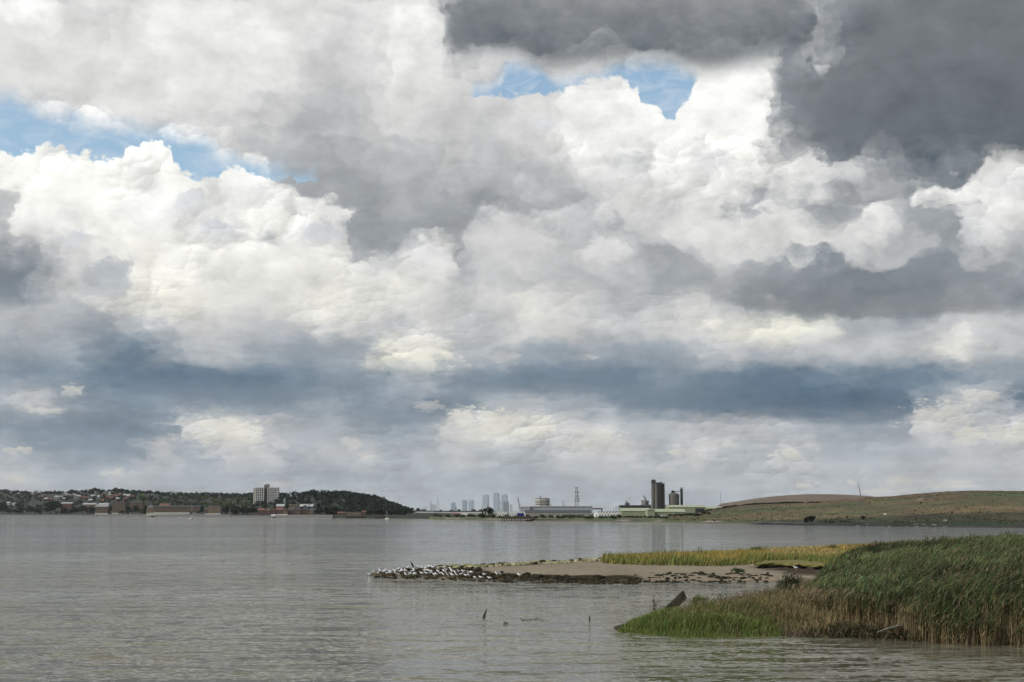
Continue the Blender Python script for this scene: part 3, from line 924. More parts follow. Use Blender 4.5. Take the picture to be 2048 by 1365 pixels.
def lz(u, s):
    return left_h(u, s)
def lp(u, s, dz=0.0):
    Y = shore_left(u) + s
    return Vector((xat(u, Y), Y, left_h(u, s) + dz))

# the woods that cover the hill: far off, read as one mass
def woods():
    rg = np.random.default_rng(5)
    Vs, Ts = [], []
    def crown(u, s, h, w, col, nq):
        p = lp(u, s)
        L = tree_lobes(rg, h, w, 'round')
        P_ = crown_points(rg, L, nq) + np.array(p)
        P_[:, 2] -= h * .22
        V, F = leaf_quads(P_, 1.25, rg)
        Vs.append(V); Ts.append(np.repeat(col * rg.uniform(.8, 1.2, size=(nq, 1)), 4, axis=0))
    base = np.array((.018, .028, .022))
    for _ in range(2600):
        u = rg.uniform(-690, 815)
        cs = interp(CREST_S, u)
        if u > 585:
            s = rg.uniform(70, cs * 1.25)
        else:
            s = rg.uniform(.0, 1.0) ** .8 * (cs * 1.15 - 90) + 90
            if 60 < u < 330 and .25 < s / cs < .85 and rg.random() < .5:
                continue
        c = base * rg.uniform(.7, 1.35)
        if 405 < u < 500 and .2 < s / cs < .75:
            c = np.array((.062, .088, .034)) * rg.uniform(.7, 1.2)
        if 320 < u < 405 and .3 < s / cs < .8:
            c = np.array((.036, .055, .026)) * rg.uniform(.8, 1.3)
        h = rg.uniform(8, 13)
        if u > 770: h *= .62
        crown(u, s, h, rg.uniform(9, 14), c, 42)
    V = np.concatenate(Vs); T_ = np.concatenate(Ts)
    o = soup("woods", V, np.arange(len(V)).reshape(-1, 4), M['wood'], T_)
    tag(o, "dark woods that cover the hill behind the town", "woods", kind="stuff")
woods()

# trees one can tell apart along the crest and by the water
GR = "dark trees standing out along the crest of the hill"
for u, h in ((8, 13), (33, 12), (82, 9), (92, 9), (108, 12), (142, 14), (168, 9), (188, 15), (205, 10), (230, 15), (243, 13), (272, 9), (297, 13), (312, 11), (338, 10), (352, 9), (362, 9), (408, 10), (422, 12), (440, 9), (475, 11), (-30, 12), (-70, 11)):
    cs = interp(CREST_S, u)
    tree("tree", "dark round tree that breaks the skyline along the hill crest", "tree", lp(u, cs * 1.0, -2.5), h, h * rng.uniform(.9, 1.2), m='leaf_dk', group=GR)
tree("tree", "broad dark tree by the water beside the red shed, largest on the far shore", "tree", lp(102, 110), 29, 36, m='leaf_dk')
tree("tree", "tall dark tree at the far left end of the waterfront", "tree", lp(6, 110), 30, 22, m='leaf_dk')
tree("tree", "light green rounded tree above the two square brick blocks", "tree", lp(286, 420), 25, 20, m='leaf_br')
tree("tree", "light green low tree behind the left end of the long brick terrace", "tree", lp(316, 330), 15, 22, m='leaf_br')
tree("tree", "dark slim tree in the gap between the two square brick blocks", "tree", lp(256, 115), 18, 9, m='leaf_dk')
tree("tree", "dark tree close to the right side of the second square brick block", "tree", lp(290, 105), 17, 9, m='leaf_dk')
tree("tree", "dark tree in the gap between the long brick terrace and the next block", "tree", lp(404, 95), 15, 11, m='leaf_dk')
tree("tree", "dark tree against the right side of the lone brick block below the light green slope", "tree", lp(451, 95), 14, 13, m='leaf_dk')
tree("tree", "dark spreading tree right of the brick riverside houses", "tree", lp(664, 75), 13, 22, m='leaf_dk')
tree("tree", "dark tree in front of the right end of the riverside houses", "tree", lp(639, 60), 12, 12, m='leaf_dk')
for u, s, h, w in ((16, 90, 13, 18), (27, 95, 12, 16), (34, 85, 11, 14), (-10, 90, 18, 22), (210, 140, 14, 12), (272, 160, 16, 14), (40, 95, 17, 20), (58, 100, 19, 22), (72, 90, 15, 18), (128, 95, 13, 16), (148, 90, 15, 20), (165, 85, 18, 18), (182, 90, 16, 16), (470, 90, 15, 18), (487, 85, 14, 16), (502, 80, 13, 15), (220, 150, 18, 10),
                   (745, 60, 9, 14), (760, 70, 10, 14), (778, 60, 8, 12), (795, 75, 9, 12), (812, 85, 11, 12), (822, 60, 9, 11), (-40, 95, 18, 22), (-80, 100, 17, 20)):
    tree("tree", "dark bushy tree lining the far shore behind the river wall", "tree", lp(u, s), h, w, m='leaf_dk', group="bushy trees along the far shore")
# ------------------------------------------------------------------ the town on the far bank
PANE = {}
def window_mesh(w, h):
    k = (round(w, 1), round(h, 1))
    if k not in PANE:
        PANE[k] = MB().slab(-w / 2, w / 2, -.06, .10, -h / 2, h / 2).mesh("window", M['glass'])
    return PANE[k]
def building(label, px0, px1, pytop, Y, zb, depth, wall, roof=None, kind='flat', roof_h=None, floors=3, bays=4, ww=None, wh=None, name="brick_house", cat="house",
             rz=0.0, base_m=None, base_h=0.0, group=None, chimneys=0, sides=0, windows=True):
    x0, x1 = xat(px0, Y), xat(px1, Y)
    zt = at(1024, pytop, Y).z
    w = x1 - x0; h = zt - zb
    t = thing(name, label, cat, ((x0 + x1) / 2, Y + depth / 2, zb), rz, group)
    rh = roof_h if roof_h is not None else (0.5 if kind == 'flat' else min(.35 * h, .3 * depth))
    hw = h - rh
    MB().slab(-w / 2, w / 2, -depth / 2, depth / 2, -2.0, hw).build("wall", wall, t)
    if kind == 'flat':
        MB().slab(-w / 2 - .3, w / 2 + .3, -depth / 2 - .3, depth / 2 + .3, hw, h).build("roof", roof or M['roof_grey'], t)
    elif kind in ('x', 'y'):
        rf = MB().gable(-w / 2 - .3, w / 2 + .3, -depth / 2 - .4, depth / 2 + .4, hw, h, axis=kind).build("roof", roof or M['roof_grey'], t)
        for c in range(chimneys):
            cx = -w / 2 + w * (c + .5) / chimneys
            MB().box((cx, .6, h + .1), (1.1, .8, 1.8)).build("chimney", M['brick'], rf)
    elif kind == 'hip':
        rb = MB()
        i = min(w, depth) * .45
        rb.rings([[(-w / 2 - .3, -depth / 2 - .3, hw), (w / 2 + .3, -depth / 2 - .3, hw), (w / 2 + .3, depth / 2 + .3, hw), (-w / 2 - .3, depth / 2 + .3, hw)],
                  [(-w / 2 + i, -.2, h), (w / 2 - i, -.2, h), (w / 2 - i, .2, h), (-w / 2 + i, .2, h)]])
        rb.build("roof", roof or M['roof_grey'], t)
    if base_h:
        MB().slab(-w / 2 - .12, w / 2 + .12, -depth / 2 - .12, depth / 2 + .12, -2.0, base_h).build("plinth", base_m or M['white'], t)
    if windows:
        fh = (hw - base_h) / floors
        bw = w / bays
        me = window_mesh(ww or bw * .42, wh or fh * .5)
        for f in range(floors):
            for b_ in range(bays):
                o = obj("window", me, t, (-w / 2 + bw * (b_ + .5), -depth / 2, base_h + fh * (f + .52)))
        ns = sides
        for f in range(floors if ns else 0):
            for b_ in range(ns):
                obj("window", me, t, (-w / 2, -depth / 2 + depth * (b_ + .5) / ns, base_h + fh * (f + .52)), -math.pi / 2)
    return t

YA = shore_left(220)
building("brown brick waterfront block with two gables, leftmost of the square blocks", 190, 216, 1009, YA + 60, 4.4, 16, M['brick'], M['roof_grey'], 'x', floors=3, bays=6, base_h=2.5, base_m=M['cream'], sides=2)
building("square flat roofed brown brick block, left one of a matching pair on the waterfront", 224.5, 250.5, 1004.8, YA + 62, 4.4, 18, M['brick'], M['roof_grey'], floors=5, bays=7, base_h=3.2, base_m=M['cream'], sides=3, name="apartment_block", cat="apartment block")
building("square flat roofed brown brick block, right one of a matching pair on the waterfront", 259.5, 285, 1004.8, YA + 62, 4.4, 18, M['brick'], M['roof_grey'], floors=5, bays=7, base_h=3.2, base_m=M['cream'], sides=3, name="apartment_block", cat="apartment block")
YD = shore_left(345)
building("long dark roofed brick terrace with white ground floor behind the white yacht", 307, 402, 1011.5, YD + 55, 4.4, 13, M['brick'], M['roof_dark'], 'x', roof_h=2.4, floors=3, bays=24, base_h=4.0, base_m=M['cream'], name="terrace", cat="terrace", chimneys=8)
building("plain brown brick end house on the left of the long terrace", 293, 306.4, 1010.5, YD + 55, 4.4, 15, M['brick_tan'], M['roof_grey'], 'y', floors=4, bays=3, base_h=3.0, base_m=M['cream'], sides=2)
building("pink roofed house showing over the long brick terrace", 318, 338, 1007.5, YD + 130, 6.0, 12, M['brick_red'], M['roof_red'], 'x', floors=2, bays=5)
YE = shore_left(425)
building("lone brown brick waterfront block below the light green slope", 416, 441, 1011.5, YE + 55, 4.4, 14, M['brick_tan'], M['roof_grey'], floors=4, bays=7, base_h=2.6, base_m=M['cream'], sides=3, name="apartment_block", cat="apartment block")
building("low brick annex on the left of the lone waterfront block", 409, 415.4, 1015, YE + 57, 4.4, 12, M['brick'], M['roof_grey'], 'y', floors=3, bays=2, base_h=2.2, base_m=M['cream'])
YF = shore_left(528)
building("low red brick house with red roof, left of the riverside houses", 515.5, 529, 1017, YF + 60, 4.4, 10, M['brick_red'], M['roof_red'], 'x', floors=2, bays=4, sides=2)
building("low red brick house with hipped roof next to the riverside houses", 529.6, 541, 1017.5, YF + 58, 4.4, 10, M['brick_red'], M['roof_red'], 'hip', floors=2, bays=3)
YG = shore_left(585)
building("red gabled riverside house at the left end of the brick row", 542.5, 551, 1017, YG + 40, 4.3, 11, M['brick_red'], M['roof_red'], 'y', floors=3, bays=2, sides=2, base_h=1.2)
building("red riverside house with broad roof, second in the brick row", 551.5, 565.5, 1016, YG + 41, 4.3, 11, M['brick_red'], M['roof_red'], 'x', floors=3, bays=4, base_h=1.2, chimneys=1)
building("tan gabled riverside house, third in the brick row", 566, 575, 1016.5, YG + 40, 4.3, 11, M['brick_tan'], M['roof_red'], 'y', floors=3, bays=3, base_h=1.2)
building("dark red riverside house between the tan house and the tall pair", 575.5, 588, 1017, YG + 42, 4.3, 11, M['brick_red'], M['roof_dark'], 'x', floors=3, bays=4)
building("tall brick riverside house with dark roof, left of a pair", 589, 602, 1014.5, YG + 40, 4.3, 12, M['brick'], M['roof_dark'], 'hip', floors=4, bays=5, sides=2)
building("tall brick riverside house with pale bays, right of a pair", 602.5, 618, 1014.5, YG + 41, 4.3, 12, M['brick_red'], M['roof_dark'], 'hip', floors=4, bays=6)
building("narrow pale house at the right end of the brick row", 618.5, 627, 1016, YG + 40, 4.3, 11, M['brick_tan'], M['roof_grey'], 'y', floors=4, bays=3, base_h=1.2)
building("brown house partly behind the dark tree right of the brick row", 627.5, 655, 1017.5, YG + 70, 4.4, 11, M['brick'], M['roof_grey'], 'x', floors=3, bays=8, chimneys=2)
building("pale roofed flats behind the left of the brick row", 552, 568, 1008.5, YG + 150, 7.0, 12, M['brick_tan'], M['roof_pale'], 'x', floors=3, bays=5)
building("yellowish roofed flats behind the middle of the brick row", 578, 595, 1009, YG + 150, 7.0, 12, M['brick_tan'], M['roof_pale'], 'flat', floors=3, bays=5)
building("red and white flats standing higher behind the tall riverside pair", 599, 626, 1008.5, YG + 140, 7.0, 13, M['brick_red'], M['roof_pale'], 'x', floors=4, bays=9)
building("grey roofed flats behind the right end of the brick row", 629, 650, 1010.5, YG + 150, 7.0, 12, M['brick'], M['roof_grey'], 'x', floors=3, bays=7)
YR = shore_left(710)
building("low tan flat roofed building beside the two black jetties", 692, 722, 1024.5, YR + 45, 4.3, 10, M['brick_tan'], M['roof_grey'], floors=2, bays=9)
building("low row of houses with red roofs right of the tan building", 724, 750, 1021.5, YR + 60, 4.3, 10, M['brick'], M['roof_red'], 'x', floors=2, bays=8, chimneys=3, name="terrace", cat="terrace")
building("small brown house between the dark spreading tree and the tan building", 675, 690, 1024, YR + 50, 4.3, 9, M['brick'], M['roof_red'], 'x', floors=2, bays=4)
YW = shore_left(130)
building("red walled shed with pale roof beside the broad dark tree", 121, 143, 1005, YW + 190, 8, 20, M['brick_red'], M['roof_pale'], 'x', roof_h=2.6, floors=1, bays=4, name="shed", cat="shed", wh=1.5)
building("long pale roofed hall behind the shore trees left of the brick blocks", 164, 190, 1006.5, YW + 170, 8, 20, M['brick'], M['roof_pale'], 'x', roof_h=3.0, floors=1, bays=6, name="hall", cat="hall", wh=1.5)
building("pale grey roofed hall right behind the gabled brick block", 196, 215, 1006.5, YW + 165, 8, 20, M['cream'], M['roof_pale'], 'x', roof_h=3.0, floors=1, bays=5, name="hall", cat="hall", wh=1.5)
building("grey slab roofed school on the hill crest under the white spire", 410, 439, 988, shore_left(425) + 760, left_h(425, 760), 16, M['grey_clad'], M['roof_grey'], floors=2, bays=12, name="school", cat="school")
building("small white flat topped block on the crest right of the tower block", 588.5, 599, 987.5, shore_left(594) + 520, left_h(594, 520) , 12, M['cream'], M['roof_pale'], floors=3, bays=4, name="apartment_block", cat="apartment block")
building("narrow blue white house half hidden in woods right of the tower block", 566.5, 570, 996, shore_left(568) + 330, left_h(568, 330), 6, M['teal'], M['roof_pale'], 'y', floors=4, bays=1)
building("white low hall on the flat land right of the wooded hill", 815, 830, 1024.5, shore_left(820) + 150, 4.4, 12, M['white'], M['roof_grey'], 'flat', floors=1, bays=5, name="hall", cat="hall")

# white spire
YS = shore_left(423) + 770
t = thing("spire", "thin white spire rising over the grey roof on the hill crest", "spire", (xat(423, YS), YS, left_h(423, 770)))
zz = at(423, 979, YS).z - left_h(423, 770)
MB().lathe((0, 0, 0), [(1.1, 0), (1.0, zz * .55), (.35, zz * .9), (.1, zz)], n=8).build("shaft", M['white'], t)
MB().box((0, 0, 1.5), (4.0, 4.0, 3.0)).build("foot", M['grey_clad'], t)

# scattered houses on the hillside
hs = random.Random(41)
HM = {}
def small_house(px, py, w_px, wallm, roofm, label, group):
    u = px
    # distance at which the slope shows at this height in the view
    s = 90
    while s < interp(CREST_S, u) and at(1024, py + 2, shore_left(u) + s).z > left_h(u, s):
        s += 10
    Y = shore_left(u) + s
    p = Vector((xat(u, Y), Y, left_h(u, s) - .5))
    w = max(7.0, w_px / FPX * Y)
    key = (wallm, roofm)
    if key not in HM:
        HM[key] = (MB().slab(-.5, .5, -.5, .5, -.3, .62).mesh("wall", M[wallm]), MB().gable(-.53, .53, -.56, .56, .62, 1.0, axis='x').mesh("roof", M[roofm]),
                   MB().slab(-.12, .12, -.03, .03, -.14, .14).mesh("window", M['glass']))
    t = thing("house", label, "house", p, hs.uniform(-.5, .5), group)
    t.scale = (w, 8.5, 8.0)
    obj("wall", HM[key][0], t); obj("roof", HM[key][1], t)
    for dx in (-.27, .27):
        obj("window", HM[key][2], t, (dx, -.5, .3))
HK = [('cream', 'roof_grey', "small white walled house with grey roof among the hillside trees", "white houses with grey roofs on the hillside"),
      ('cream', 'roof_pale', "small cream house with pale roof among the hillside trees", "cream houses with pale roofs on the hillside"),
      ('brick', 'roof_red', "small brown brick house with red roof among the hillside trees", "brick houses with red roofs on the hillside"),
      ('brick_tan', 'roof_pale', "small tan house with pale roof among the hillside trees", "tan houses with pale roofs on the hillside")]
for px, py, w, k in ((28, 1010, 9, 0), (17, 1008, 7, 1), (65, 986, 7, 1), (76, 987, 8, 3), (113, 996, 9, 1), (121, 996, 8, 0), (133, 992, 7, 0), (141, 993, 6, 1), (147, 992, 6, 0), (152, 994, 7, 0), (157, 995, 6, 1), (163, 997, 8, 2), (172, 998, 7, 2), (186, 995, 9, 3),
                     (196, 996, 8, 1), (205, 994, 7, 2), (214, 996, 8, 2), (221, 988, 9, 0), (226, 994, 7, 2), (233, 996, 7, 2), (240, 992, 7, 2), (249, 993, 7, 3), (257, 994, 7, 1), (262, 995, 7, 2), (222, 999, 9, 2), (236, 1000, 8, 3),
                     (100, 1001, 9, 2), (84, 996, 8, 2), (92, 1000, 8, 3), (180, 1003, 8, 3), (345, 990, 8, 0), (352, 990, 7, 1), (370, 990, 8, 3), (396, 989, 8, 1), (408, 988, 7, 0), (458, 991, 8, 3), (465, 992, 7, 1), (127, 1000, 7, 1), (205, 1003, 8, 2), (250, 1001, 8, 2)):
    small_house(px, py, w, *HK[k])

# tower block on the hill
def tower_block():
    Y = shore_left(530) + 420
    zb = left_h(530, 420)
    k = Y / FPX / 1.0067
    def X(px): return (px - 530.5) * k
    def Z(py): return at(1024, py, Y).z - zb
    t = thing("tower_block", "cream slab tower block of flats rising above the trees on the hill", "tower block", (xat(530.5, Y), Y + 8, zb - 8))
    zg = -8
    def part(nm, b, m): return b.build(nm, m, t)
    # left wing with a rounded end, recessed dark core, right wing stepping forward
    wing = MB().slab(X(510), X(527), -7, 8, 0, Z(976.2) - zg)
    wing.lathe((X(510), .5, 0), [(5.2, 0), (5.2, Z(975.8) - zg)], n=20)
    part("wall", wing, M['cream'])
    part("wall", MB().slab(X(534.5), X(555), -9, 8, 0, Z(976.2) - zg), M['cream'])
    part("core", MB().slab(X(527), X(534.5), -3, 6, 0, Z(972.5) - zg), M['concrete_dk'])
    part("lift_house", MB().slab(X(525.5), X(536.5), -2, 5, Z(973.6) - zg, Z(969.8) - zg).slab(X(528.5), X(535), -1, 4, Z(969.8) - zg, Z(968.4) - zg), M['roof_grey'])
    part("roof", MB().slab(X(509), X(527.3), -7.4, 8.2, Z(976.2) - zg, Z(975.5) - zg).slab(X(534.2), X(555.4), -9.4, 8.2, Z(976.2) - zg, Z(975.5) - zg), M['roof_grey'])
    fl = 11
    z1 = Z(976.6) - zg; z0 = z1 - fl * 3.1
    for side, xs_, yf in (("l", [512.8, 516.6, 520.4, 524.2], -7), ("r", [537.2, 541.4, 545.6, 549.8, 553.2], -9)):
        for f in range(fl):
            for x in xs_:
                obj("window", window_mesh(2.5 if x < 553 else 1.6, 2.0), t, (X(x), yf, z0 + 3.1 * (f + .5)))
    slabs = MB()
    for f in range(fl + 1):
        slabs.slab(X(511.2), X(526.2), -7.7, -7.15, z0 + 3.1 * f - .28, z0 + 3.1 * f + .28)
        slabs.slab(X(535.3), X(555), -9.7, -9.15, z0 + 3.1 * f - .28, z0 + 3.1 * f + .28)
    part("balcony", slabs, M['white'])
    fins = MB()
    for x in (511, 514.7, 518.5, 522.3, 526.4):
        fins.slab(X(x) - .35, X(x) + .35, -7.9, -7.05, z0, z1 + .6)
    for x in (535, 539.3, 543.5, 547.7, 551.9, 555):
        fins.slab(X(x) - .35, X(x) + .35, -9.9, -9.05, z0, z1 + .6)
    part("fin", fins, M['white'])
    for a in range(5):
        ang = math.pi * (1.0 + .12 + .11 * a)
        for f in range(fl):
            pass
    bands = MB()
    for f in range(fl):
        bands.lathe((X(510), .5, z0 + 3.1 * (f + .5)), [(5.26, -.85), (5.26, .85)], n=20)
    part("window_band", bands, M['glass'])
    part("mast", MB().tube([(X(532), 1, Z(968.4) - zg), (X(532), 1, Z(966.3) - zg)], .18).tube([(X(533.6), 1, Z(968.4) - zg), (X(533.6), 1, Z(967) - zg)], .12), M['steel_dk'])
tower_block()

# river wall along the town
def ribbon(name, label, cat, us, off, z0, z1, th, m, cap=None):
    pts = [(lambda Y: (xat(u, Y), Y))(shore_left(u) + off) for u in us]
    b = MB(); c = MB()
    for (xa, ya), (xb, yb) in zip(pts, pts[1:]):
        d = Vector((xb - xa, yb - ya)); L = d.length; ang = math.atan2(d.y, d.x)
        cc = ((xa + xb) / 2, (ya + yb) / 2)
        b.box((cc[0], cc[1], (z0 + z1) / 2), (L, th, z1 - z0), ang)
        c.box((cc[0], cc[1], z1 + .2), (L, th + .5, .4), ang)
    x0, y0 = pts[0]
    t = thing(name, label, cat, (0, 0, 0))
    b.build("wall", m, t); c.build("coping", cap or M['stone'], t)
    return t
ribbon("river_wall", "long low grey river wall below the brick blocks of the far bank", "river wall", [195, 240, 285, 330, 375, 420, 462], -4, -1.5, 4.2, 1.2, M['stone'], M['roof_grey'])
ribbon("river_wall", "pale topped river wall in front of the riverside brick row", "river wall", [541, 575, 610, 640, 666], -3, -1.5, 4.0, 1.2, M['stone'], M['concrete'])
ribbon("river_wall", "dark low river wall under the trees at the far left", "river wall", [-300, -150, 0, 60, 120, 194], -3, -1.5, 3.2, 1.2, M['stone'])
ribbon("river_wall", "dark river wall between the pale quays below the light green slope", "river wall", [463, 480, 500, 520, 540], -3, -1.5, 3.4, 1.2, M['stone'])

# jetties on the far shore
def jetty(label, px0, px1, Y, z, depth, legs, deck=None, name="jetty", extra=None):
    x0, x1 = xat(px0, Y), xat(px1, Y)
    t = thing(name, label, "jetty", ((x0 + x1) / 2, Y, 0))
    w = x1 - x0
    MB().slab(-w / 2, w / 2, -depth / 2, depth / 2, z - 1.0, z).build("deck", deck or M['wood_dk'], t)
    MB().slab(-w / 2 - .2, w / 2 + .2, -depth / 2 - .3, -depth / 2 - .01, z - 1.6, z + .25).build("fender_beam", M['wood_dk'], t)
    me = MB().lathe((0, 0, 0), [(.42, -2.5), (.38, z - 1.0)], n=8).mesh("pile", M['wood_dk'])
    for i in range(legs):
        for yy in (-depth / 2 + .6, depth / 2 - .6):
            obj("pile", me, t, (-w / 2 + .8 + (w - 1.6) * i / (legs - 1), yy, 0))
    return t, w
jetty("black timber jetty below the tan flat roofed building", 691, 733, shore_left(710) - 45, 3.6, 8, 12)
jetty("shorter black timber jetty close to the small sailing boat", 749, 771, shore_left(760) - 45, 3.4, 8, 7)

# boats
def yacht(label, px, py, mast_py, length, yaw, mast_lean=0.0):
    p = on(px, py)
    t = thing("sailing_boat", label, "sailing boat", p, yaw)
    L = length; B = length * .3
    hull = MB()
    rings = []
    for i in range(9):
        s = i / 8; x = -L / 2 + L * s
        wd = B / 2 * (1 - max(0, (s - .45) / .55) ** 2.2) * (1 if s > .08 else .85)
        sh = .95 + .35 * s
        rings.append([(x, -wd, sh), (x, -wd * .85, .2), (x, 0, -.35), (x, wd * .85, .2), (x, wd, sh), (x, 0, sh + .05)])
    hull.rings(rings)
    hull.build("hull", M['white'], t)
    MB().rings([[(-L * .18, -B * .28, 1.1), (L * .2, -B * .2, 1.2), (L * .2, B * .2, 1.2), (-L * .18, B * .28, 1.1)],
                [(-L * .16, -B * .22, 1.7), (L * .12, -B * .16, 1.65), (L * .12, B * .16, 1.65), (-L * .16, B * .22, 1.7)]]).build("cabin", M['white'], t)
    zt = at(px, mast_py, p.y).z
    MB().tube([(L * .08, 0, 1.1), (L * .08, mast_lean, zt)], [.14, .09]).build("mast", M['white'], t)
    MB().tube([(L * .08, 0, 2.5), (-L * .36, 0, 2.6)], .16).build("boom", M['cream'], t)
    MB().tube([(L * .5, 0, 1.3), (L * .08, mast_lean, zt * .98)], .03, n=4).tube([(-L * .49, 0, 1.0), (L * .08, mast_lean, zt * .98)], .03, n=4).build("rigging", M['steel'], t)
    return t
yacht("white yacht with tall bare mast moored off the long brick terrace", 383, 1038.4, 1011, 9.5, R(75))
yacht("small white sailing boat with bare mast beside the shorter black jetty", 774.5, 1039.3, 1021.5, 5.6, R(172))
def rowboat(label, px, py, L, m, yaw=0.0):
    p = on(px, py)
    t = thing("rowing_boat", label, "boat", p, yaw)
    rings = []
    for i in range(7):
        s = i / 6; x = -L / 2 + L * s; wd = L * .2 * (1 - abs(s - .4) ** 2 * 2.2)
        rings.append([(x, -wd, .75 + .15 * s), (x, -wd * .6, 0), (x, 0, -.25), (x, wd * .6, 0), (x, wd, .75 + .15 * s), (x, 0, .5)])
    MB().rings(rings).build("hull", m, t)
    MB().box((0, 0, .62), (.35, L * .34, .06)).build("seat", M['wood_dk'], t)
rowboat("small white open boat lying off the riverside brick row", 566, 1036.9, 5.0, M['white'])
def buoy(label, px, py, group=None):
    p = on(px, py)
    t = thing("mooring_buoy", label, "buoy", p, 0, group)
    MB().lathe((0, 0, 0), [(.1, -.4), (.8, -.1), (.95, .4), (.6, .95), (.15, 1.1)], n=12).build("float", M['cream'], t)
    MB().tube([(0, 0, 1.0), (0, 0, 2.2)], .09).build("ring_post", M['steel_dk'], t)
for px, py in ((138, 1034.2), (200, 1034.6), (273, 1035.2), (359, 1036.2)):
    buoy("small pale mooring buoy on the river off the far bank", px, py, "pale mooring buoys off the far bank")
# ------------------------------------------------------------------ the city far away
def facade(name, a, b, sx, sz):
    m = bpy.data.materials.new(name)
    m.use_nodes = True
    g = G(m.node_tree)
    p = m.node_tree.nodes["Principled BSDF"]
    c = g.n("ShaderNodeTexCoord").outputs['Object']
    x, y, z = g.sep(c)
    wx = g.m('GREATER_THAN', g.m('FRACT', g.m('MULTIPLY', g.m('ADD', x, y), 1 / sx)), .45)
    wz = g.m('GREATER_THAN', g.m('FRACT', g.m('MULTIPLY', z, 1 / sz)), .4)
    g.put(p.inputs['Base Color'], g.mix(g.m('MULTIPLY', wx, wz), tuple(a) + (1,), tuple(b) + (1,)))
    p.inputs['Roughness'].default_value = .35
    return m
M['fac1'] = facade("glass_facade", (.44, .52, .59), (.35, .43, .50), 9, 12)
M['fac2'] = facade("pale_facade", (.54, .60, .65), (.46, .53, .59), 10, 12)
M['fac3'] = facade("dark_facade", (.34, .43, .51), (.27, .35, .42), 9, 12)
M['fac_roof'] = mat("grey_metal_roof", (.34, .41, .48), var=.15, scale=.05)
def sky_tower(label, px0, px1, pytop, Y, m, depth=50, steps=(), roof=None, name="skyscraper"):
    k = Y / FPX / 1.0067
    xc = (px0 + px1) / 2
    t = thing(name, label, "skyscraper", (xat(xc, Y), Y, 2.2))
    def X(px): return (px - xc) * k
    def Z(py): return at(1024, py, Y).z - 2.2
    w = (px1 - px0) * k
    c = w * .12
    def oct_(z, s=1.0):
        a, d = w / 2 * s, depth / 2 * s
        return [(-a + c, -d, z), (a - c, -d, z), (a, -d + c, z), (a, d - c, z), (a - c, d, z), (-a + c, d, z), (-a, d - c, z), (-a, -d + c, z)]
    zt = Z(pytop)
    MB().rings([oct_(-2), oct_(zt)]).build("wall", m, t)
    for (a, b_, pt, mm) in steps:
        MB().slab(X(a), X(b_), -depth * .42, depth * .42, -2, Z(pt)).build("wing", M[mm], t)
    if roof == 'pyramid':
        MB().rings([oct_(zt + .1, .86), oct_(zt + 6, .84)], cap=True).build("cornice", M['fac_roof'], t)
        s = w * .40
        za = Z(982.3)
        n = MB()
        n.rings([[(-s, -s, zt + 6.1), (s, -s, zt + 6.1), (s, s, zt + 6.1), (-s, s, zt + 6.1)], [(-.6, -.6, za), (.6, -.6, za), (.6, .6, za), (-.6, .6, za)]])
        n.build("roof", M['fac_roof'], t)
    elif roof == 'slab':
        MB().rings([oct_(zt + .1, .84), oct_(zt + 9, .82)]).build("roof", M['fac_roof'], t)
    elif roof == 'slope':
        MB().rings([oct_(zt + .1, .97), [(p[0] * .8 - w * .06, p[1] * .8, zt + 14) for p in oct_(0)]]).build("roof", M['fac_roof'], t)
    return t, k
YC = 16500
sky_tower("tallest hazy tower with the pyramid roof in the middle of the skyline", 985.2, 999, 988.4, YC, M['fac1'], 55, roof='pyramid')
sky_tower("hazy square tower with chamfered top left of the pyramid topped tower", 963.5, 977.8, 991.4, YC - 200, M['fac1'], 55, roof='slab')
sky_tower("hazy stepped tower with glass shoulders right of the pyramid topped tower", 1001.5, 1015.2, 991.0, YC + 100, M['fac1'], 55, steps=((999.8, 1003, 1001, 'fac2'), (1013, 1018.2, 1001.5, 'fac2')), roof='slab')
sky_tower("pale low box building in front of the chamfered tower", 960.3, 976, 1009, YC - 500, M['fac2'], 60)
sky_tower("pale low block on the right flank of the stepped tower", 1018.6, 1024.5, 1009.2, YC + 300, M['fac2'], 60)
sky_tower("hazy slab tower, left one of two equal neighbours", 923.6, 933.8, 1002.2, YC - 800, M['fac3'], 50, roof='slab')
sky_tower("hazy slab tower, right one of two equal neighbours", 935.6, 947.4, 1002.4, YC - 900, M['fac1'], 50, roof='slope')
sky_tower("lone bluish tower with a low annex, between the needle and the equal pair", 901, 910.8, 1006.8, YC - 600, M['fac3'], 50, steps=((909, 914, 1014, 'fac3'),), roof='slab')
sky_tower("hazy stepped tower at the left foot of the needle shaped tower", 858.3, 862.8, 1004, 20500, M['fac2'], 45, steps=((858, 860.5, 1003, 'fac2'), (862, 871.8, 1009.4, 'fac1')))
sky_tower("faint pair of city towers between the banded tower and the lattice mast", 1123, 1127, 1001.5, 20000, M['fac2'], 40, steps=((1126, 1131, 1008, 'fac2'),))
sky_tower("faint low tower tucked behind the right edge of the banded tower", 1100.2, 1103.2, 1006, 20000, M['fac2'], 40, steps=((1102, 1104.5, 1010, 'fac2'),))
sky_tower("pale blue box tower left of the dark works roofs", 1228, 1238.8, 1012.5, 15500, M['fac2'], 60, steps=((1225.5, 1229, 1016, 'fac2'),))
sky_tower("small faint block right of the wooded hill on the skyline", 848, 852.5, 1015, 19000, M['fac2'], 40)
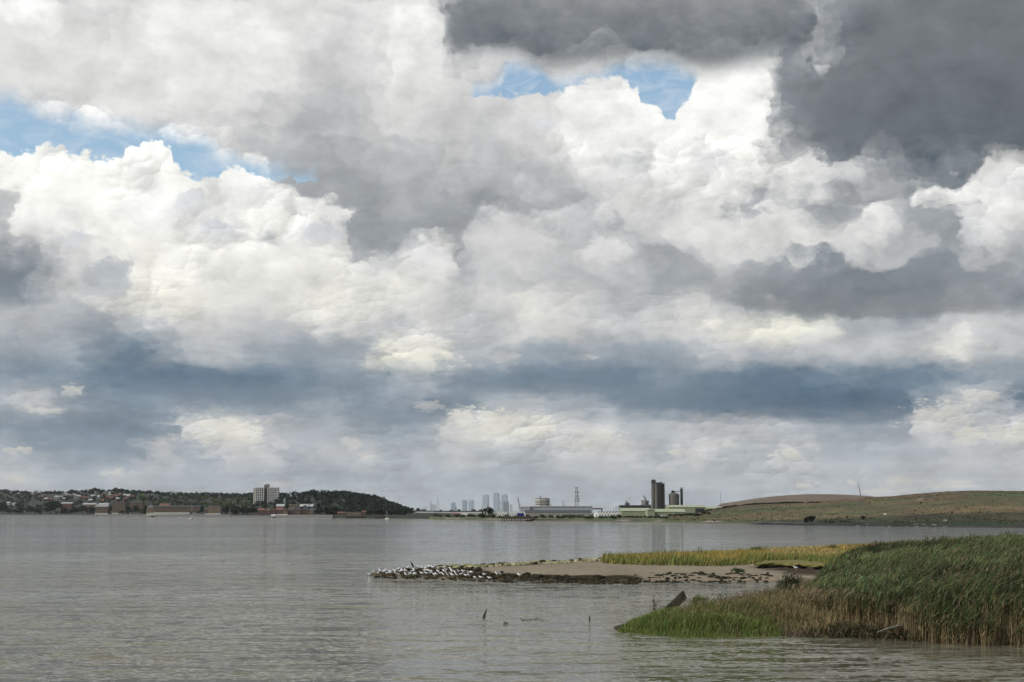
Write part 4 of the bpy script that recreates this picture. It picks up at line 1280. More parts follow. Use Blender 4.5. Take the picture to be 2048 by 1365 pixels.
def needle():
    Y = 21000; k = Y / FPX / 1.0067
    t = thing("skyscraper", "needle shaped glass tower tapering to a point, leftmost of the tall towers", "skyscraper", (xat(875.4, Y), Y, 2.2))
    zt = at(1024, 987.0, Y).z - 2.2
    w = 7.0 * k
    rs = []
    for z, s in ((-2, 1.0), (zt * .3, .72), (zt * .7, .36), (zt * .93, .14)):
        a = w / 2 * s
        rs.append([(-a, -a * .8, z), (a, -a * .8, z), (a, a * .8, z), (-a, a * .8, z)])
    MB().rings(rs).build("wall", M['fac2'], t)
    a = w / 2 * .13
    MB().rings([[(-a, -a * .7, zt * .9), (-a * .2, -a * .7, zt * .9), (-a * .2, a * .7, zt * .9), (-a, a * .7, zt * .9)], [(-.8, -.4, zt), (-.2, -.4, zt), (-.2, .4, zt), (-.8, .4, zt)]]).build("shard", M['fac1'], t)
    MB().rings([[(a * .15, -a * .7, zt * .9), (a, -a * .7, zt * .9), (a, a * .7, zt * .9), (a * .15, a * .7, zt * .9)], [(.2, -.4, zt * .975), (.8, -.4, zt * .975), (.8, .4, zt * .975), (.2, .4, zt * .975)]]).build("shard", M['fac1'], t)
needle()

# ------------------------------------------------------------------ works and sheds on the right bank
def shed(label, px0, px1, pytop, Y, depth, wall, roof, axis='x', roof_h=2.0, pybot=None, name="shed", cat="shed", rz=0.0, zb=2.9, bands=None, windows=0, win_h=1.2, win_z=None):
    x0, x1 = xat(px0, Y), xat(px1, Y); w = x1 - x0
    z = at(1024, pytop, Y).z - zb
    t = thing(name, label, cat, ((x0 + x1) / 2, Y + depth / 2, zb), rz)
    hw = z - roof_h
    MB().slab(-w / 2, w / 2, -depth / 2, depth / 2, -2, hw).build("wall", wall, t)
    if axis == 'flat':
        MB().slab(-w / 2 - .4, w / 2 + .4, -depth / 2 - .4, depth / 2 + .4, hw, z).build("roof", roof, t)
    else:
        MB().gable(-w / 2 - .4, w / 2 + .4, -depth / 2 - .4, depth / 2 + .4, hw, z, axis=axis).build("roof", roof, t)
    for (za, zb_, m, pr) in (bands or []):
        MB().slab(-w / 2 - pr, w / 2 + pr, -depth / 2 - pr, depth / 2 + pr, za, zb_).build("band", m, t)
    if windows:
        me = window_mesh(w / windows * .7, win_h)
        for i in range(windows):
            obj("window", me, t, (-w / 2 + w * (i + .5) / windows, -depth / 2, win_z or hw * .55))
    return t
shed("long low white warehouse with dark flat roof below the needle tower, left half", 814, 867.6, 1021.8, 2160, 40, M['white'], M['roof_dark'], 'flat', .9, name="warehouse", cat="warehouse", windows=9, bands=[(0, 1.2, M['roof_dark'], .06)])
shed("long low white warehouse with dark flat roof below the lone bluish tower, right half", 868.2, 963, 1022.2, 2120, 40, M['white'], M['roof_dark'], 'flat', 1.1, name="warehouse", cat="warehouse", windows=14, bands=[(0, 1.0, M['roof_dark'], .06)])
i = 0
for px0, px1, py, wm, rm, lab in ((903, 912, 1026, 'white', 'roof_red', "small white house with red roof in front of the long warehouse"), (912.5, 921, 1026.4, 'brick_red', 'roof_red', "small red house next to the white one in front of the long warehouse"),
                                  (922, 933, 1027, 'white', 'roof_pale', "small white house with pale roof below the equal pair of towers"), (934, 945, 1026.6, 'cream', 'roof_grey', "small cream house just left of the round dark tree")):
    shed(lab, px0, px1, py, 1960, 9, M[wm], M[rm], 'x', 2.2, name="house", cat="house", windows=3)
# white gabled boat sheds
def gables(label, px0, px1, n, pytop, Y, pyeave):
    x0, x1 = xat(px0, Y), xat(px1, Y); w = (x1 - x0) / n
    zt = at(1024, pytop, Y).z - 2.9; ze = at(1024, pyeave, Y).z - 2.9
    t = thing("gabled_shed", label, "shed", ((x0 + x1) / 2, Y + 10, 2.9))
    a = MB(); b = MB()
    for j in range(n):
        xa = -(x1 - x0) / 2 + w * j
        a.slab(xa, xa + w, -10, 10, -2, ze)
        a.face([(xa + .2, -10.02, ze), (xa + w - .2, -10.02, ze), (xa + w / 2, -10.02, zt - .15)])
        b.gable(xa - .02, xa + w + .02, -9.98, 10, ze + .01, zt, axis='y')
    a.build("wall", M['white'], t); b.build("roof", M['roof_dark'], t)
    me = window_mesh(w * .3, 1.4)
    for j in range(n):
        obj("window", me, t, (-(x1 - x0) / 2 + w * (j + .5), -10, ze * .5))
gables("row of white gable ends under one dark roof right of the round dark tree", 994, 1014, 4, 1020.6, 1780, 1025.6)
gables("row of three white gable ends just left of the bright blue container", 1018, 1034, 3, 1020.6, 1780, 1025.4)
gables("pair of white gabled sheds rising behind the bright blue container", 1038, 1051, 2, 1022, 1700, 1026.5)
gables("row of pale gable ends left of the green sheds at the foot of the works", 1197, 1243, 8, 1022.6, 1660, 1026.0)
p0 = on(1041, 1041)
Yb = 1560
t = thing("container", "bright blue shipping container above the rusty jetty", "container", (xat(1041, Yb), Yb, 2.9))
wB = 14 * Yb / FPX
zc = at(1024, 1026.8, Yb).z - 2.9
MB().slab(-wB / 2, wB / 2, -1.6, 1.6, 0, zc).build("box", M['blue'], t)
rb = MB()
for j in range(18):
    rb.slab(-wB / 2 + wB * (j + .3) / 18, -wB / 2 + wB * (j + .6) / 18, -1.72, -1.58, .2, zc - .2)
rb.build("rib", M['blue'], t)
MB().slab(wB / 2 + .0, wB / 2 + .08, -1.4, 1.4, .1, zc - .1).build("door", M['blue'], t)

# rusty jetty on the right bank
t, w = jetty("broad black jetty with rusty deck on the right bank below the blue container", 1003, 1070, shore_right(1035) - 22, 4.3, 14, 15, M['rust'])
MB().slab(-w / 2, -w / 2 + w * .75, -7.25, -6.99, 2.2, 4.2).build("fascia", M['wood_dk'], t)
MB().tube([(-w / 2, -6.8, 5.3), (w / 2, -6.8, 5.3)], .06, n=4).build("rail", M['steel_dk'], t)

# factory with long roofs
shed("long factory hall with grey clad wall and thin yellowish roof edge under the lattice mast", 1061, 1185, 1012.6, 1840, 60, M['grey_clad'], M['roof_pale'], 'flat', 1.2, name="factory_hall", cat="factory", bands=[(1.0, 2.2, M['roof_dark'], .08)])
shed("pale gabled end hall on the left of the long factory hall", 1040, 1060.5, 1011.6, 1830, 60, M['grey_clad'], M['roof_pale'], 'x', 1.6, name="factory_hall", cat="factory")
shed("low dark roofed front range before the long factory hall", 1050, 1182, 1020.6, 1790, 36, M['cream'], M['roof_dark'], 'x', 3.3, name="factory_range", cat="factory", windows=30, win_h=1.0)
def banded_tower():
    Y = 1900; k = Y / FPX / 1.0067
    t = thing("banded_tower", "eight sided banded concrete tower with dark window strips above the factory", "tower", (xat(1085, Y), Y, 2.9))
    r = 15.6 * k
    zt = at(1024, 998.2, Y).z - 2.9
    z0 = at(1024, 1012, Y).z - 2.9
    ph = math.pi / 8
    MB().lathe((0, 0, 0), [(r * .98, -2), (r * .98, zt)], n=8, phase=ph).build("wall", M['cream'], t)
    for j in range(3):
        z = z0 + (zt - z0) * (.10 + .26 * j)
        MB().lathe((0, 0, z), [(r + .05, 0), (r + .05, (zt - z0) * .11)], n=8, phase=ph).build("window_band", M['glass'], t)
    for j in range(4):
        z = z0 + (zt - z0) * (.0 + .26 * j) - .4
        MB().lathe((0, 0, z), [(r + .5, 0), (r + .5, .7)], n=8, phase=ph).build("ledge", M['cream'], t)
    MB().lathe((0, 0, zt), [(r + .4, 0), (r + .4, .6), (r * .5, 1.4)], n=8, phase=ph).build("roof", M['roof_grey'], t)
    MB().tube([(xat(1080.7, Y) - xat(1085, Y), 0, zt), (xat(1080.7, Y) - xat(1085, Y), 0, at(1024, 993.2, Y).z - 2.9)], .7, n=8).build("chimney", M['steel_dk'], t)
banded_tower()

def lattice(t, nm, x, y, z0, z1, w0, w1, m, n=8, r=.16):
    b = MB()
    for sx, sy in ((-1, -1), (1, -1), (1, 1), (-1, 1)):
        b.tube([(x + sx * w0 / 2, y + sy * w0 / 2, z0), (x + sx * w1 / 2, y + sy * w1 / 2, z1)], r, n=4)
    for i in range(n):
        ta, tb = i / n, (i + 1) / n
        wa, wb = w0 + (w1 - w0) * ta, w0 + (w1 - w0) * tb
        za, zb = z0 + (z1 - z0) * ta, z0 + (z1 - z0) * tb
        c = [(-1, -1), (1, -1), (1, 1), (-1, 1)]
        for j in range(4):
            (ax_, ay_), (bx_, by_) = c[j], c[(j + 1) % 4]
            if i % 2: (ax_, ay_), (bx_, by_) = (bx_, by_), (ax_, ay_)
            b.tube([(x + ax_ * wa / 2, y + ay_ * wa / 2, za), (x + bx_ * wb / 2, y + by_ * wb / 2, zb)], r * .6, n=4)
    return b.build(nm, m, t)
def radio_mast():
    Y = 1950
    t = thing("radio_mast", "tall lattice radio mast hung with dishes above the factory roof", "mast", (xat(1153.4, Y), Y, 2.9))
    def Z(py): return at(1024, py, Y).z - 2.9
    lattice(t, "lattice", 0, 0, 0, Z(976), 5.2, 2.2, M['steel_dk'], 16, .20)
    MB().lathe((0, 0, Z(976.2)), [(1.8, 0), (2.4, .1), (2.4, .5), (1.4, .55)], n=10).build("top_platform", M['steel_dk'], t)
    for j, (py, s) in enumerate(((986.5, 1.5), (994, 1.2), (999, 1.6), (1004, 2.0))):
        MB().lathe((0, 0, Z(py)), [(1.5 * s, 0), (1.6 * s, .3), (1.2 * s, .35)], n=10).build("platform", M['steel_dk'], t)
        for a in (0.3, 2.2, 3.9, 5.2):
            d = MB().rings([[(0, rr * math.cos(q * math.pi / 5), rr * math.sin(q * math.pi / 5)) for q in range(10)] for rr in (.25, 1.0)] , cap=False)
            d = MB()
            prof = [(.15, 0), (.75, .25), (1.0, .7)]
            d.rings([[(rr * math.cos(q * math.pi / 5), h_, rr * math.sin(q * math.pi / 5)) for q in range(10)] for rr, h_ in prof])
            d.build("dish", M['roof_pale'], t, None).matrix_local = Matrix.Translation((1.7 * s * math.cos(a), 1.7 * s * math.sin(a), Z(py) + 1.0)) @ Matrix.Rotation(a - math.pi / 2, 4, 'Z')
radio_mast()

def crane(label, px, pyb, pts, Y, m, group=None):
    """tower or jib crane; pts are photo points of the jib from its foot to its tip"""
    zb = at(1024, pyb, Y).z
    x0 = xat(px, Y)
    t = thing("crane", label, "crane", (x0, Y, zb))
    P_ = [Vector((xat(a, Y) - x0, 0, at(1024, b, Y).z - zb)) for a, b in pts]
    MB().box((0, 0, P_[0].z * .55 + .6), (3.0, 3.0, 2.2)).build("cab", m, t)
    lattice(t, "tower", 0, 0, -6, P_[0].z + .2, 2.4, 2.0, m, 6, .2)
    MB().tube(P_, [.7] * (len(P_) - 1) + [.35], n=5).build("jib", m, t)
    back = P_[0] + Vector((-(P_[-1].x - P_[0].x) * .22, 0, 1.0))
    MB().tube([P_[0], back], .5, n=5).box(tuple(back), (2.4, 2.0, 1.8)).build("counterweight", m, t)
    MB().tube([P_[-1], back + Vector((0, 0, 2.5))], .08, n=4).build("stay", m, t)
crane("grey crane with raised jib standing behind the gabled sheds left of the factory", 1039, 1021, [(1038.5, 1011), (1036.8, 1002), (1035.2, 994)], 2250, M['steel'])
crane("dark crane with jib slanting up to the left beside the tall silos", 1295, 1013, [(1294.5, 1005), (1291, 999), (1287, 991.3)], 1720, M['steel_dk'])

# pipe gantry
Yg = 1760
t = thing("pipe_gantry", "dark pipe gantry on a post at the right end of the factory", "gantry", (xat(1195, Yg), Yg, 2.9))
zg_ = at(1024, 1017.6, Yg).z - 2.9
wg = 20 * Yg / FPX
MB().slab(-wg / 2, wg / 2, -1, 1, zg_ - 1.0, zg_).build("bridge", M['steel_dk'], t)
MB().slab(wg / 2 - 1.6, wg / 2, -.9, .9, -2, zg_ - 1.0).build("post", M['steel_dk'], t)
MB().tube([(-wg / 2, 0, zg_ + .35), (wg / 2, 0, zg_ + .35)], .35).build("pipe", M['rust'], t)
Yt = 1770  # drum and ladder added where only a light glint is seen
t = thing("glint_drum", "pale round drum standing in for a light glint under the pipe gantry", "glint", (xat(1193, Yt), Yt + 8, 2.9))
MB().lathe((0, 0, 0), [(2.6, -1), (2.6, 3.6), (1.2, 4.4), (.1, 4.6)], n=16).build("drum", M['white'], t)
MB().tube([(1.9, -1.9, 0), (1.9, -1.9, 4.2)], .12, n=4).build("ladder", M['steel_dk'], t)

# cement works: dark low range, stack, small silo
shed("dark low works building with ragged roof left of the silos", 1241.5, 1284, 1010.8, 1740, 26, M['steel_dk'], M['roof_dark'], 'flat', 1.0, name="works_building", cat="works")
t = shed("dark conveyor house of the works close to the tall silos", 1284.5, 1302.5, 1009.4, 1745, 22, M['steel_dk'], M['roof_dark'], 'x', 1.6, name="works_building", cat="works")
shed("grey low store between the tall silos and the domed silo", 1331.5, 1339, 1010, 1745, 20, M['concrete_dk'], M['roof_grey'], 'flat', .6, name="works_building", cat="works")
Yk = 1760
def Zk(py, Y=Yk, b=2.9): return at(1024, py, Y).z - b
t = thing("smoke_stack", "short dark stack with smoke drifting from its top", "stack", (xat(1253.2, Yk), Yk, 2.9))
MB().lathe((0, 0, 0), [(2.2, -1), (2.0, Zk(1008)), (1.1, Zk(1005.5)), (.9, Zk(1003))], n=10).build("shaft", M['concrete_dk'], t)
MB().box((1.5, 0, Zk(1008.5)), (4.0, 3.0, 2.5)).build("filter_box", M['steel_dk'], t)
t = thing("silo", "small pale square silo between the smoke stack and the dark crane", "silo", (xat(1286.5, Yk), Yk, 2.9))
MB().slab(-2.1, 2.1, -2.1, 2.1, -1, Zk(1002.3)).build("wall", M['concrete'], t)
MB().slab(2.12, 3.7, -1.8, 1.8, -1, Zk(1003.4)).build("annex", M['concrete_dk'], t)
MB().slab(-2.3, 2.3, -2.3, 2.3, Zk(1002.3), Zk(1001.4)).build("roof", M['roof_dark'], t)
# smoke
def smoke():
    m = bpy.data.materials.new("grey_smoke"); m.use_nodes = True
    tr = m.node_tree; tr.nodes.clear()
    v = tr.nodes.new("ShaderNodeVolumePrincipled")
    v.inputs['Color'].default_value = (.45, .45, .47, 1); v.inputs['Density'].default_value = .12
    o_ = tr.nodes.new("ShaderNodeOutputMaterial"); tr.links.new(v.outputs[0], o_.inputs['Volume'])
    pts = [Vector((xat(a, Yk), Yk, at(1024, b, Yk).z)) for a, b in ((1253.2, 1002.8), (1254, 999.5), (1257, 996.5), (1261, 994), (1266, 992.2))]
    o = MB().tube(pts, [.6, .9, 1.2, 1.1, .3], n=10).build("smoke", m, None, smooth=True)
    bm = bmesh.new(); bm.from_mesh(o.data); bmesh.ops.recalc_face_normals(bm, faces=bm.faces); bm.to_mesh(o.data); bm.free()
    tag(o, "thin grey smoke drifting off the short stack", "smoke", kind="stuff")
smoke()

def tall_silos():
    Y = 1650; k = Y / FPX / 1.0067; xc = 1317
    t = thing("tall_silos", "tallest dark block of joined round concrete silos with head house", "silo", (xat(xc, Y), Y, 2.9))
    def X(px): return (px - xc) * k
    def Z(py): return at(1024, py, Y).z - 2.9
    for (a, b_, top, yy, m) in ((1303, 1311.5, 967, 0, 'concrete_dk'), (1309.5, 1318, 967, -1.5, 'concrete_dk'), (1316, 1323.5, 967, 1.0, 'concrete_dk'), (1321.5, 1331, 967.3, 5.5, 'concrete_dk'), (1304.5, 1313, 967.2, 5.5, 'concrete_dk'), (1313, 1322, 967.2, 6.0, 'concrete_dk')):
        r = (b_ - a) / 2 * k
        MB().lathe((X((a + b_) / 2), yy, 0), [(r, -2), (r, Z(top))], n=20).build("silo", M[m], t, smooth=False)
    MB().slab(X(1303.3), X(1312), -2.4, 3, Z(967), Z(961.6)).slab(X(1304.6), X(1311), -1.6, 2.4, Z(961.6), Z(959.6)).build("head_house", M['steel_dk'], t)
    MB().slab(X(1311), X(1326), -1.6, 2.4, Z(967) + .05, Z(965.3)).slab(X(1321), X(1324), -1.0, 1.6, Z(965.3), Z(964.4)).build("conveyor_gallery", M['steel_dk'], t)
    MB().tube([(X(1330.4), 2, Z(967.3)), (X(1330.4), 2, Z(965.6))], .15).tube([(X(1326), 2, Z(966.3)), (X(1331), 2, Z(966.3))], .08, n=4).build("rail", M['steel_dk'], t)
tall_silos()
def domed_silo():
    Y = 1655; k = Y / FPX / 1.0067; xc = 1348.6
    t = thing("domed_silo", "single broad concrete silo with conical cap right of the tall silos", "silo", (xat(xc, Y), Y, 2.9))
    def X(px): return (px - xc) * k
    def Z(py): return at(1024, py, Y).z - 2.9
    r = 10.3 * k
    MB().lathe((0, 0, 0), [(r, -2), (r, Z(989.6))], n=28).build("drum", M['concrete_dk'], t)
    MB().lathe((0, 0, 0), [(r + .15, Z(989.6)), (r * .78, Z(987.4)), (r * .42, Z(986.2)), (.2, Z(986.0))], n=28).build("roof", M['concrete_dk'], t)
    MB().slab(X(1343.4), X(1350.6), -2, 2, Z(986.4), Z(982.6)).slab(X(1344.4), X(1348), -1.4, 1.4, Z(982.6), Z(981.2)).build("machine_house", M['steel_dk'], t)
    MB().slab(X(1350.6), X(1361.8), -.8, .8, Z(983.8), Z(982.7)).build("conveyor_bridge", M['steel_dk'], t)
    lattice(t, "lift_tower", X(1363.6), 0, -1, Z(979), 3.8 * k, 3.8 * k, M['steel_dk'], 14, .28)
    MB().slab(X(1362.6), X(1364.6), -.7, .7, -1, Z(980)).build("lift_shaft", M['steel_dk'], t)
    MB().slab(X(1361), X(1366.2), -1.3, 1.3, Z(981.6), Z(977.4)).build("lift_head", M['steel_dk'], t)
    MB().slab(X(1360.6), X(1366.8), -1.5, 1.5, Z(975.9), Z(975.4)).tube([(X(1361.5), -1, Z(977.4)), (X(1361.5), -1, Z(975.6))], .14, n=4).tube([(X(1366), -1, Z(977.4)), (X(1366), -1, Z(975.6))], .14, n=4).build("canopy", M['steel_dk'], t)
domed_silo()
# pale green sheds
shed("long pale green shed in front of the dark works, leftmost of the green sheds", 1243, 1300, 1016.4, 1590, 34, M['green_clad'], M['green_roof'], 'x', 3.2, bands=[(0, .8, M['steel_dk'], .06)])
shed("pale green shed with its lit gable end facing the river, middle of the green sheds", 1295.5, 1309.5, 1017.6, 1520, 30, M['green_clad'], M['green_roof'], 'y', 1.4, rz=0)
shed("low green shed stretching right from the lit gable end", 1310, 1371, 1018.2, 1535, 34, M['green_clad'], M['green_roof'], 'x', 3.0, bands=[(0, .7, M['steel_dk'], .06)])
t = shed("large pale green shed with a black doorway at the foot of the mound", 1338, 1412, 1010.4, 1600, 40, M['green_clad'], M['green_roof'], 'x', 2.4)
Yd_ = 1600; kd = Yd_ / FPX / 1.0067
MB().slab((1390.5 - 1375) * kd, (1409 - 1375) * kd, -20.15, -19.9, 0, at(1024, 1017.2, Yd_).z - 2.9).build("doorway", M['glass'], t)
shed("dull green shed running behind the slope at the right end of the green sheds", 1412.5, 1450, 1013.2, 1640, 40, M['green_clad'], M['green_roof'], 'x', 2.4)
# parked vehicles by the sheds
def van(px, py, Y, label, m, L=5.5):
    z = right_h(px, Y - shore_right(px))
    t = thing("van", label, "van", (xat(px, Y), Y, z), 0.15)
    MB().rings([[(-L / 2, y, .5), (L / 2, y, .5), (L / 2, y, 1.3), (L / 2 - 1.0, y, 1.5), (L / 2 - 1.5, y, 2.4), (-L / 2, y, 2.4)] for y in (-1, 1)]).build("body", m, t)
    MB().slab(L / 2 - 2.4, L / 2 - 1.5, -1.03, 1.03, 1.5, 2.1).build("window", M['glass'], t)
    for x in (-L * .3, L * .3):
        for y in (-.95, .95):
            MB().rings([[(x + .42 * math.cos(q * math.pi / 6), y + d, .42 + .42 * math.sin(q * math.pi / 6)) for q in range(12)] for d in (-.12, .12)]).build("wheel", M['steel_dk'], t)
van(1328, 1030, 1480, "white van parked before the low green shed", M['white'], 6.5)
van(1357, 1030, 1490, "dark van parked before the right part of the low green shed", M['steel_dk'], 6.0)

# masts and small things on the slope
Ym = 1500
t = thing("pole", "thin upright pole on the slope right of the green sheds", "pole", (xat(1442, Ym), Ym, right_h(1442, Ym - shore_right(1442)) - 1))
zt = at(1024, 983.7, Ym).z - t.location.z
MB().tube([(0, 0, 0), (0, 0, zt)], [.22, .12]).build("shaft", M['steel_dk'], t)
MB().tube([(-.6, 0, zt * .93), (.6, 0, zt * .93)], .07, n=4).build("crossbar", M['steel_dk'], t)
Ym = 1840
t = thing("leaning_mast", "dark mast leaning to the left on the mound's skyline", "mast", (xat(1723, Ym), Ym, at(1024, 993, Ym).z))
zt = at(1024, 966, Ym).z - t.location.z
MB().tube([(0, 0, -2), (-1.6, 0, zt * .5), (-3.5, 0, zt)], [.55, .42, .15]).build("shaft", M['steel_dk'], t)
MB().box((0, 0, 0), (2.0, 2.0, 1.2)).build("foot", M['concrete'], t)
def rz_(px, s):
    Y = shore_right(px) + s
    return Vector((xat(px, Y), Y, right_h(px, s)))
def slope_at(px, py):
    """place on the grassed slope that shows at this photo point"""
    s = 4.0
    while s < 520 and at(1024, py, shore_right(px) + s).z > right_h(px, s):
        s += 3.0
    return rz_(px, s)
for px, py, h, w, lab in ((1612, 1047, 5.2, 4.2, "dark bush on the river bank, left one of two close together"), (1623, 1045, 5.0, 4.6, "dark bush on the river bank, right one of two close together"), (1726, 1040, 3.0, 3.8, "round black bush standing alone by the stony shore"),
                          (1740, 1008, 2.2, 1.0, "small dark bush alone high on the brown slope"), (1842, 1008, 1.6, 1.8, "tiny dark bush on the skyline path of the slope"), (1904, 1028, 1.9, 1.4, "small dark bush half way down the right of the slope"), (1830, 1024, 1.4, 1.6, "low dark bush left of the tiny pale hut"), (1694, 1036, 1.6, 1.6, "low dark bush on the green strip above the stony shore")):
    bush("bush", lab, slope_at(px, py), h, w, 'leaf_dk')
for px, py, lab in ((1770, 1030, "small white cattle trough on the green patch of the slope"), (1890, 1043, "tiny white box by the shore path on the right"),):
    p = slope_at(px, py)
    t = thing("trough", lab, "trough", p)
    MB().box((0, 0, .5), (2.0, 1.0, .9)).build("tub", M['white'], t)
    MB().box((0, 0, .98), (1.7, .8, .06)).build("rim", M['concrete'], t)
p = slope_at(1845, 1001)
tag(MB().lathe((0, 0, 0), [(4.5, -.5), (4.0, .8), (2.2, 1.6), (.1, 1.9)], n=14).build("spoil_heap", M['hill_b'], None, p), "pale heap of bare earth near the top of the slope", "heap")

# bushes and scrub along the right bank
GB = "dark bushes along the marsh bank"
tree("tree", "round dark tree on the right bank before the skyline, left of the white gables", "tree", rz_(978, 130), 11.5, 13, m='leaf_dk')
for k in range(46):
    u = 872 + (1240 - 872) * (k + rng.random()) / 46
    s = rng.uniform(18, 110)
    h = rng.uniform(2.2, 4.2) * (1.25 if 930 < u < 1000 else 1.0)
    bush("bush", "low dark green bush on the marsh bank below the factory", rz_(u, s), h, h * rng.uniform(1.3, 2.3), rng.choice(['scrub', 'leaf_dk', 'scrub', 'leaf']), GB)
for k in range(34):
    u = 1240 + (1420 - 1240) * (k + rng.random()) / 34
    bush("bush", "low dark bush along the fence below the green sheds", rz_(u, rng.uniform(150, 215)), rng.uniform(1.6, 2.8), rng.uniform(3, 6), 'leaf_dk', "bushes below the green sheds")
for k in range(16):
    u = rng.uniform(1250, 1700)
    bush("bush", "small tuft like bush close to the water on the right bank", rz_(u, rng.uniform(10, 40)), rng.uniform(.8, 1.5), rng.uniform(1.2, 2.6), 'scrub', "tuft like bushes on the right bank")
for u, s, h, w in ((822, 330, 9, 10), (836, 340, 8, 12), (846, 335, 7, 9), (880, 420, 6, 8), (905, 430, 6, 9), (918, 440, 7, 6), (948, 440, 7, 8), (962, 430, 7, 10)):
    Y = 1980 + s
    tree("tree", "dark tree showing above the long white warehouse roof", "tree", (xat(u, Y), Y, 3.0), h + 4, w, m='leaf_dk', group="dark trees behind the long warehouse")

# stones at the foot of the right bank
M['stone_p'] = mat("pale_shore_stone", (.22, .20, .17), rgb2=(.42, .39, .33), scale=.9)
# ------------------------------------------------------------------ stones, birds and timbers of the spit
def stone_meshes(n, seed, m, flat=.62, sub=2):
    out = []
    for i in range(n):
        rg = np.random.default_rng(seed + i)
        bm = bmesh.new()
        bmesh.ops.create_icosphere(bm, subdivisions=sub, radius=.5)
        off = rg.uniform(-9, 9, 3)
        sc = rg.uniform(.75, 1.2, 3)
        cuts = [(Vector(rg.normal(size=3)).normalized(), rg.uniform(.30, .42)) for _ in range(6)]
        for v in bm.verts:
            for nv, dd in cuts:
                e = v.co.dot(nv) - dd
                if e > 0:
                    v.co -= nv * e * .9
            p = v.co * 3.2
            v.co *= 1 + .16 * float(fbm(np.array([p.x + off[0]]), np.array([p.y + p.z * .7 + off[1]]), 3, seed + i)[0])
            v.co.x *= sc[0]; v.co.y *= sc[1]; v.co.z *= flat
        me = bpy.data.meshes.new("stone"); bm.to_mesh(me); bm.free()
        me.materials.append(m)
        out.append(me)
    return out
M['stone_weed'] = mat("weed_covered_stone", (.012, .012, .008), rgb2=(.045, .036, .018), scale=2.2, rough=.8, spec=.1, bump=.6)
M['stone_lichen'] = mat("pale_mossy_stone", (.085, .085, .032), rgb2=(.36, .33, .20), scale=1.4, rough=.85, bump=.4)
DARK = stone_meshes(6, 50, M['stone_weed'])
PALE = stone_meshes(6, 70, M['stone_lichen'], .55)
DARK_SPOTS = []
def put_stone(p, size, meshes, label, group, sink=.25):
    o = obj("stone", rng.choice(meshes), None, (p[0], p[1], ground(p[0], p[1]) + size * (.3 - sink)), rng.uniform(0, 6.28), (size * rng.uniform(.9, 1.5), size * rng.uniform(.8, 1.2), size * rng.uniform(.7, 1.05)))
    return tag(o, label, "stone", group)
def curve_pt(pts, t):
    f = t * (len(pts) - 1); i = min(int(f), len(pts) - 2)
    a, b = pts[i], pts[i + 1]
    return (a[0] + (b[0] - a[0]) * (f - i), a[1] + (b[1] - a[1]) * (f - i))
for k in range(40):
    px = rng.uniform(770, 960)
    top = interp([(760, 1146), (800, 1140.5), (860, 1136), (940, 1137)], px) + 1.5
    bot = interp([(735, 1150), (870, 1154), (960, 1150)], px)
    put_stone(W2(px, top + (bot - top) * rng.random(), .4), rng.uniform(.6, 1.2), DARK, "dark weed covered stone among the gulls on the tip of the spit", "dark weed covered stones under the flock of gulls")
GD_ = "dark weed covered stones along the near edge of the spit"
for k in range(125):
    px = 745 + (1262 - 745) * ((k + rng.random()) / 125) ** .95
    top = interp([(740, 1149), (800, 1143), (860, 1137), (935, 1141), (990, 1149), (1060, 1152.5), (1140, 1155), (1230, 1157), (1270, 1160)], px)
    bot = interp([(735, 1150.4), (870, 1155.4), (950, 1157.6), (1050, 1160.2), (1140, 1162), (1270, 1162.6)], px)
    py = bot - (bot - top) * rng.random() ** 1.2
    p = W2(px, py, .3)
    s = rng.uniform(.6, 1.25) * interp([(740, .5), (800, .8), (900, 1.0), (1270, 1.05)], px)
    put_stone(p, s, DARK, "dark weed covered stone in the band along the near edge of the spit", GD_)
    DARK_SPOTS.append((px, py))
for k in range(24):
    px = rng.uniform(1262, 1535); py = rng.uniform(1153, 1162.2)
    put_stone(W2(px, py, .2), rng.uniform(.5, 1.0), DARK, "low dark weedy stone lying apart on the bare sand by the inlet", "dark stones scattered on the sand", .3)
for k in range(80):
    px = 878 + (1214 - 878) * ((k + rng.random()) / 80)
    top = interp([(870, 1134.5), (960, 1131.8), (1050, 1127.6), (1140, 1122.5), (1215, 1115.5)], px)
    bot = interp([(870, 1140), (960, 1140), (1050, 1135), (1140, 1129), (1215, 1127)], px)
    py = top + (bot - top) * rng.random()
    put_stone(W2(px, py, .45), rng.uniform(.8, 1.5), PALE if rng.random() < .78 else DARK, "mossy stone in the pale yellowish row along the far edge of the spit", "mossy stones along the far edge of the spit")
RP = stone_meshes(3, 90, M['stone_p'], .5, 2)
for k in range(24):
    px = rng.choice([rng.uniform(1335, 1455), rng.uniform(1700, 1785), rng.uniform(1810, 1900)])
    s = rng.uniform(.2, 4.0)
    p = rz_(px, s)
    sz = rng.uniform(1.0, 2.6)
    tag(obj("stone", rng.choice(RP), None, (p.x, p.y, p.z + .2), rng.uniform(0, 6), (sz * 1.5, sz, sz)), "pale stone at the waterline of the far right bank", "stone", "pale stones at the waterline of the right bank")

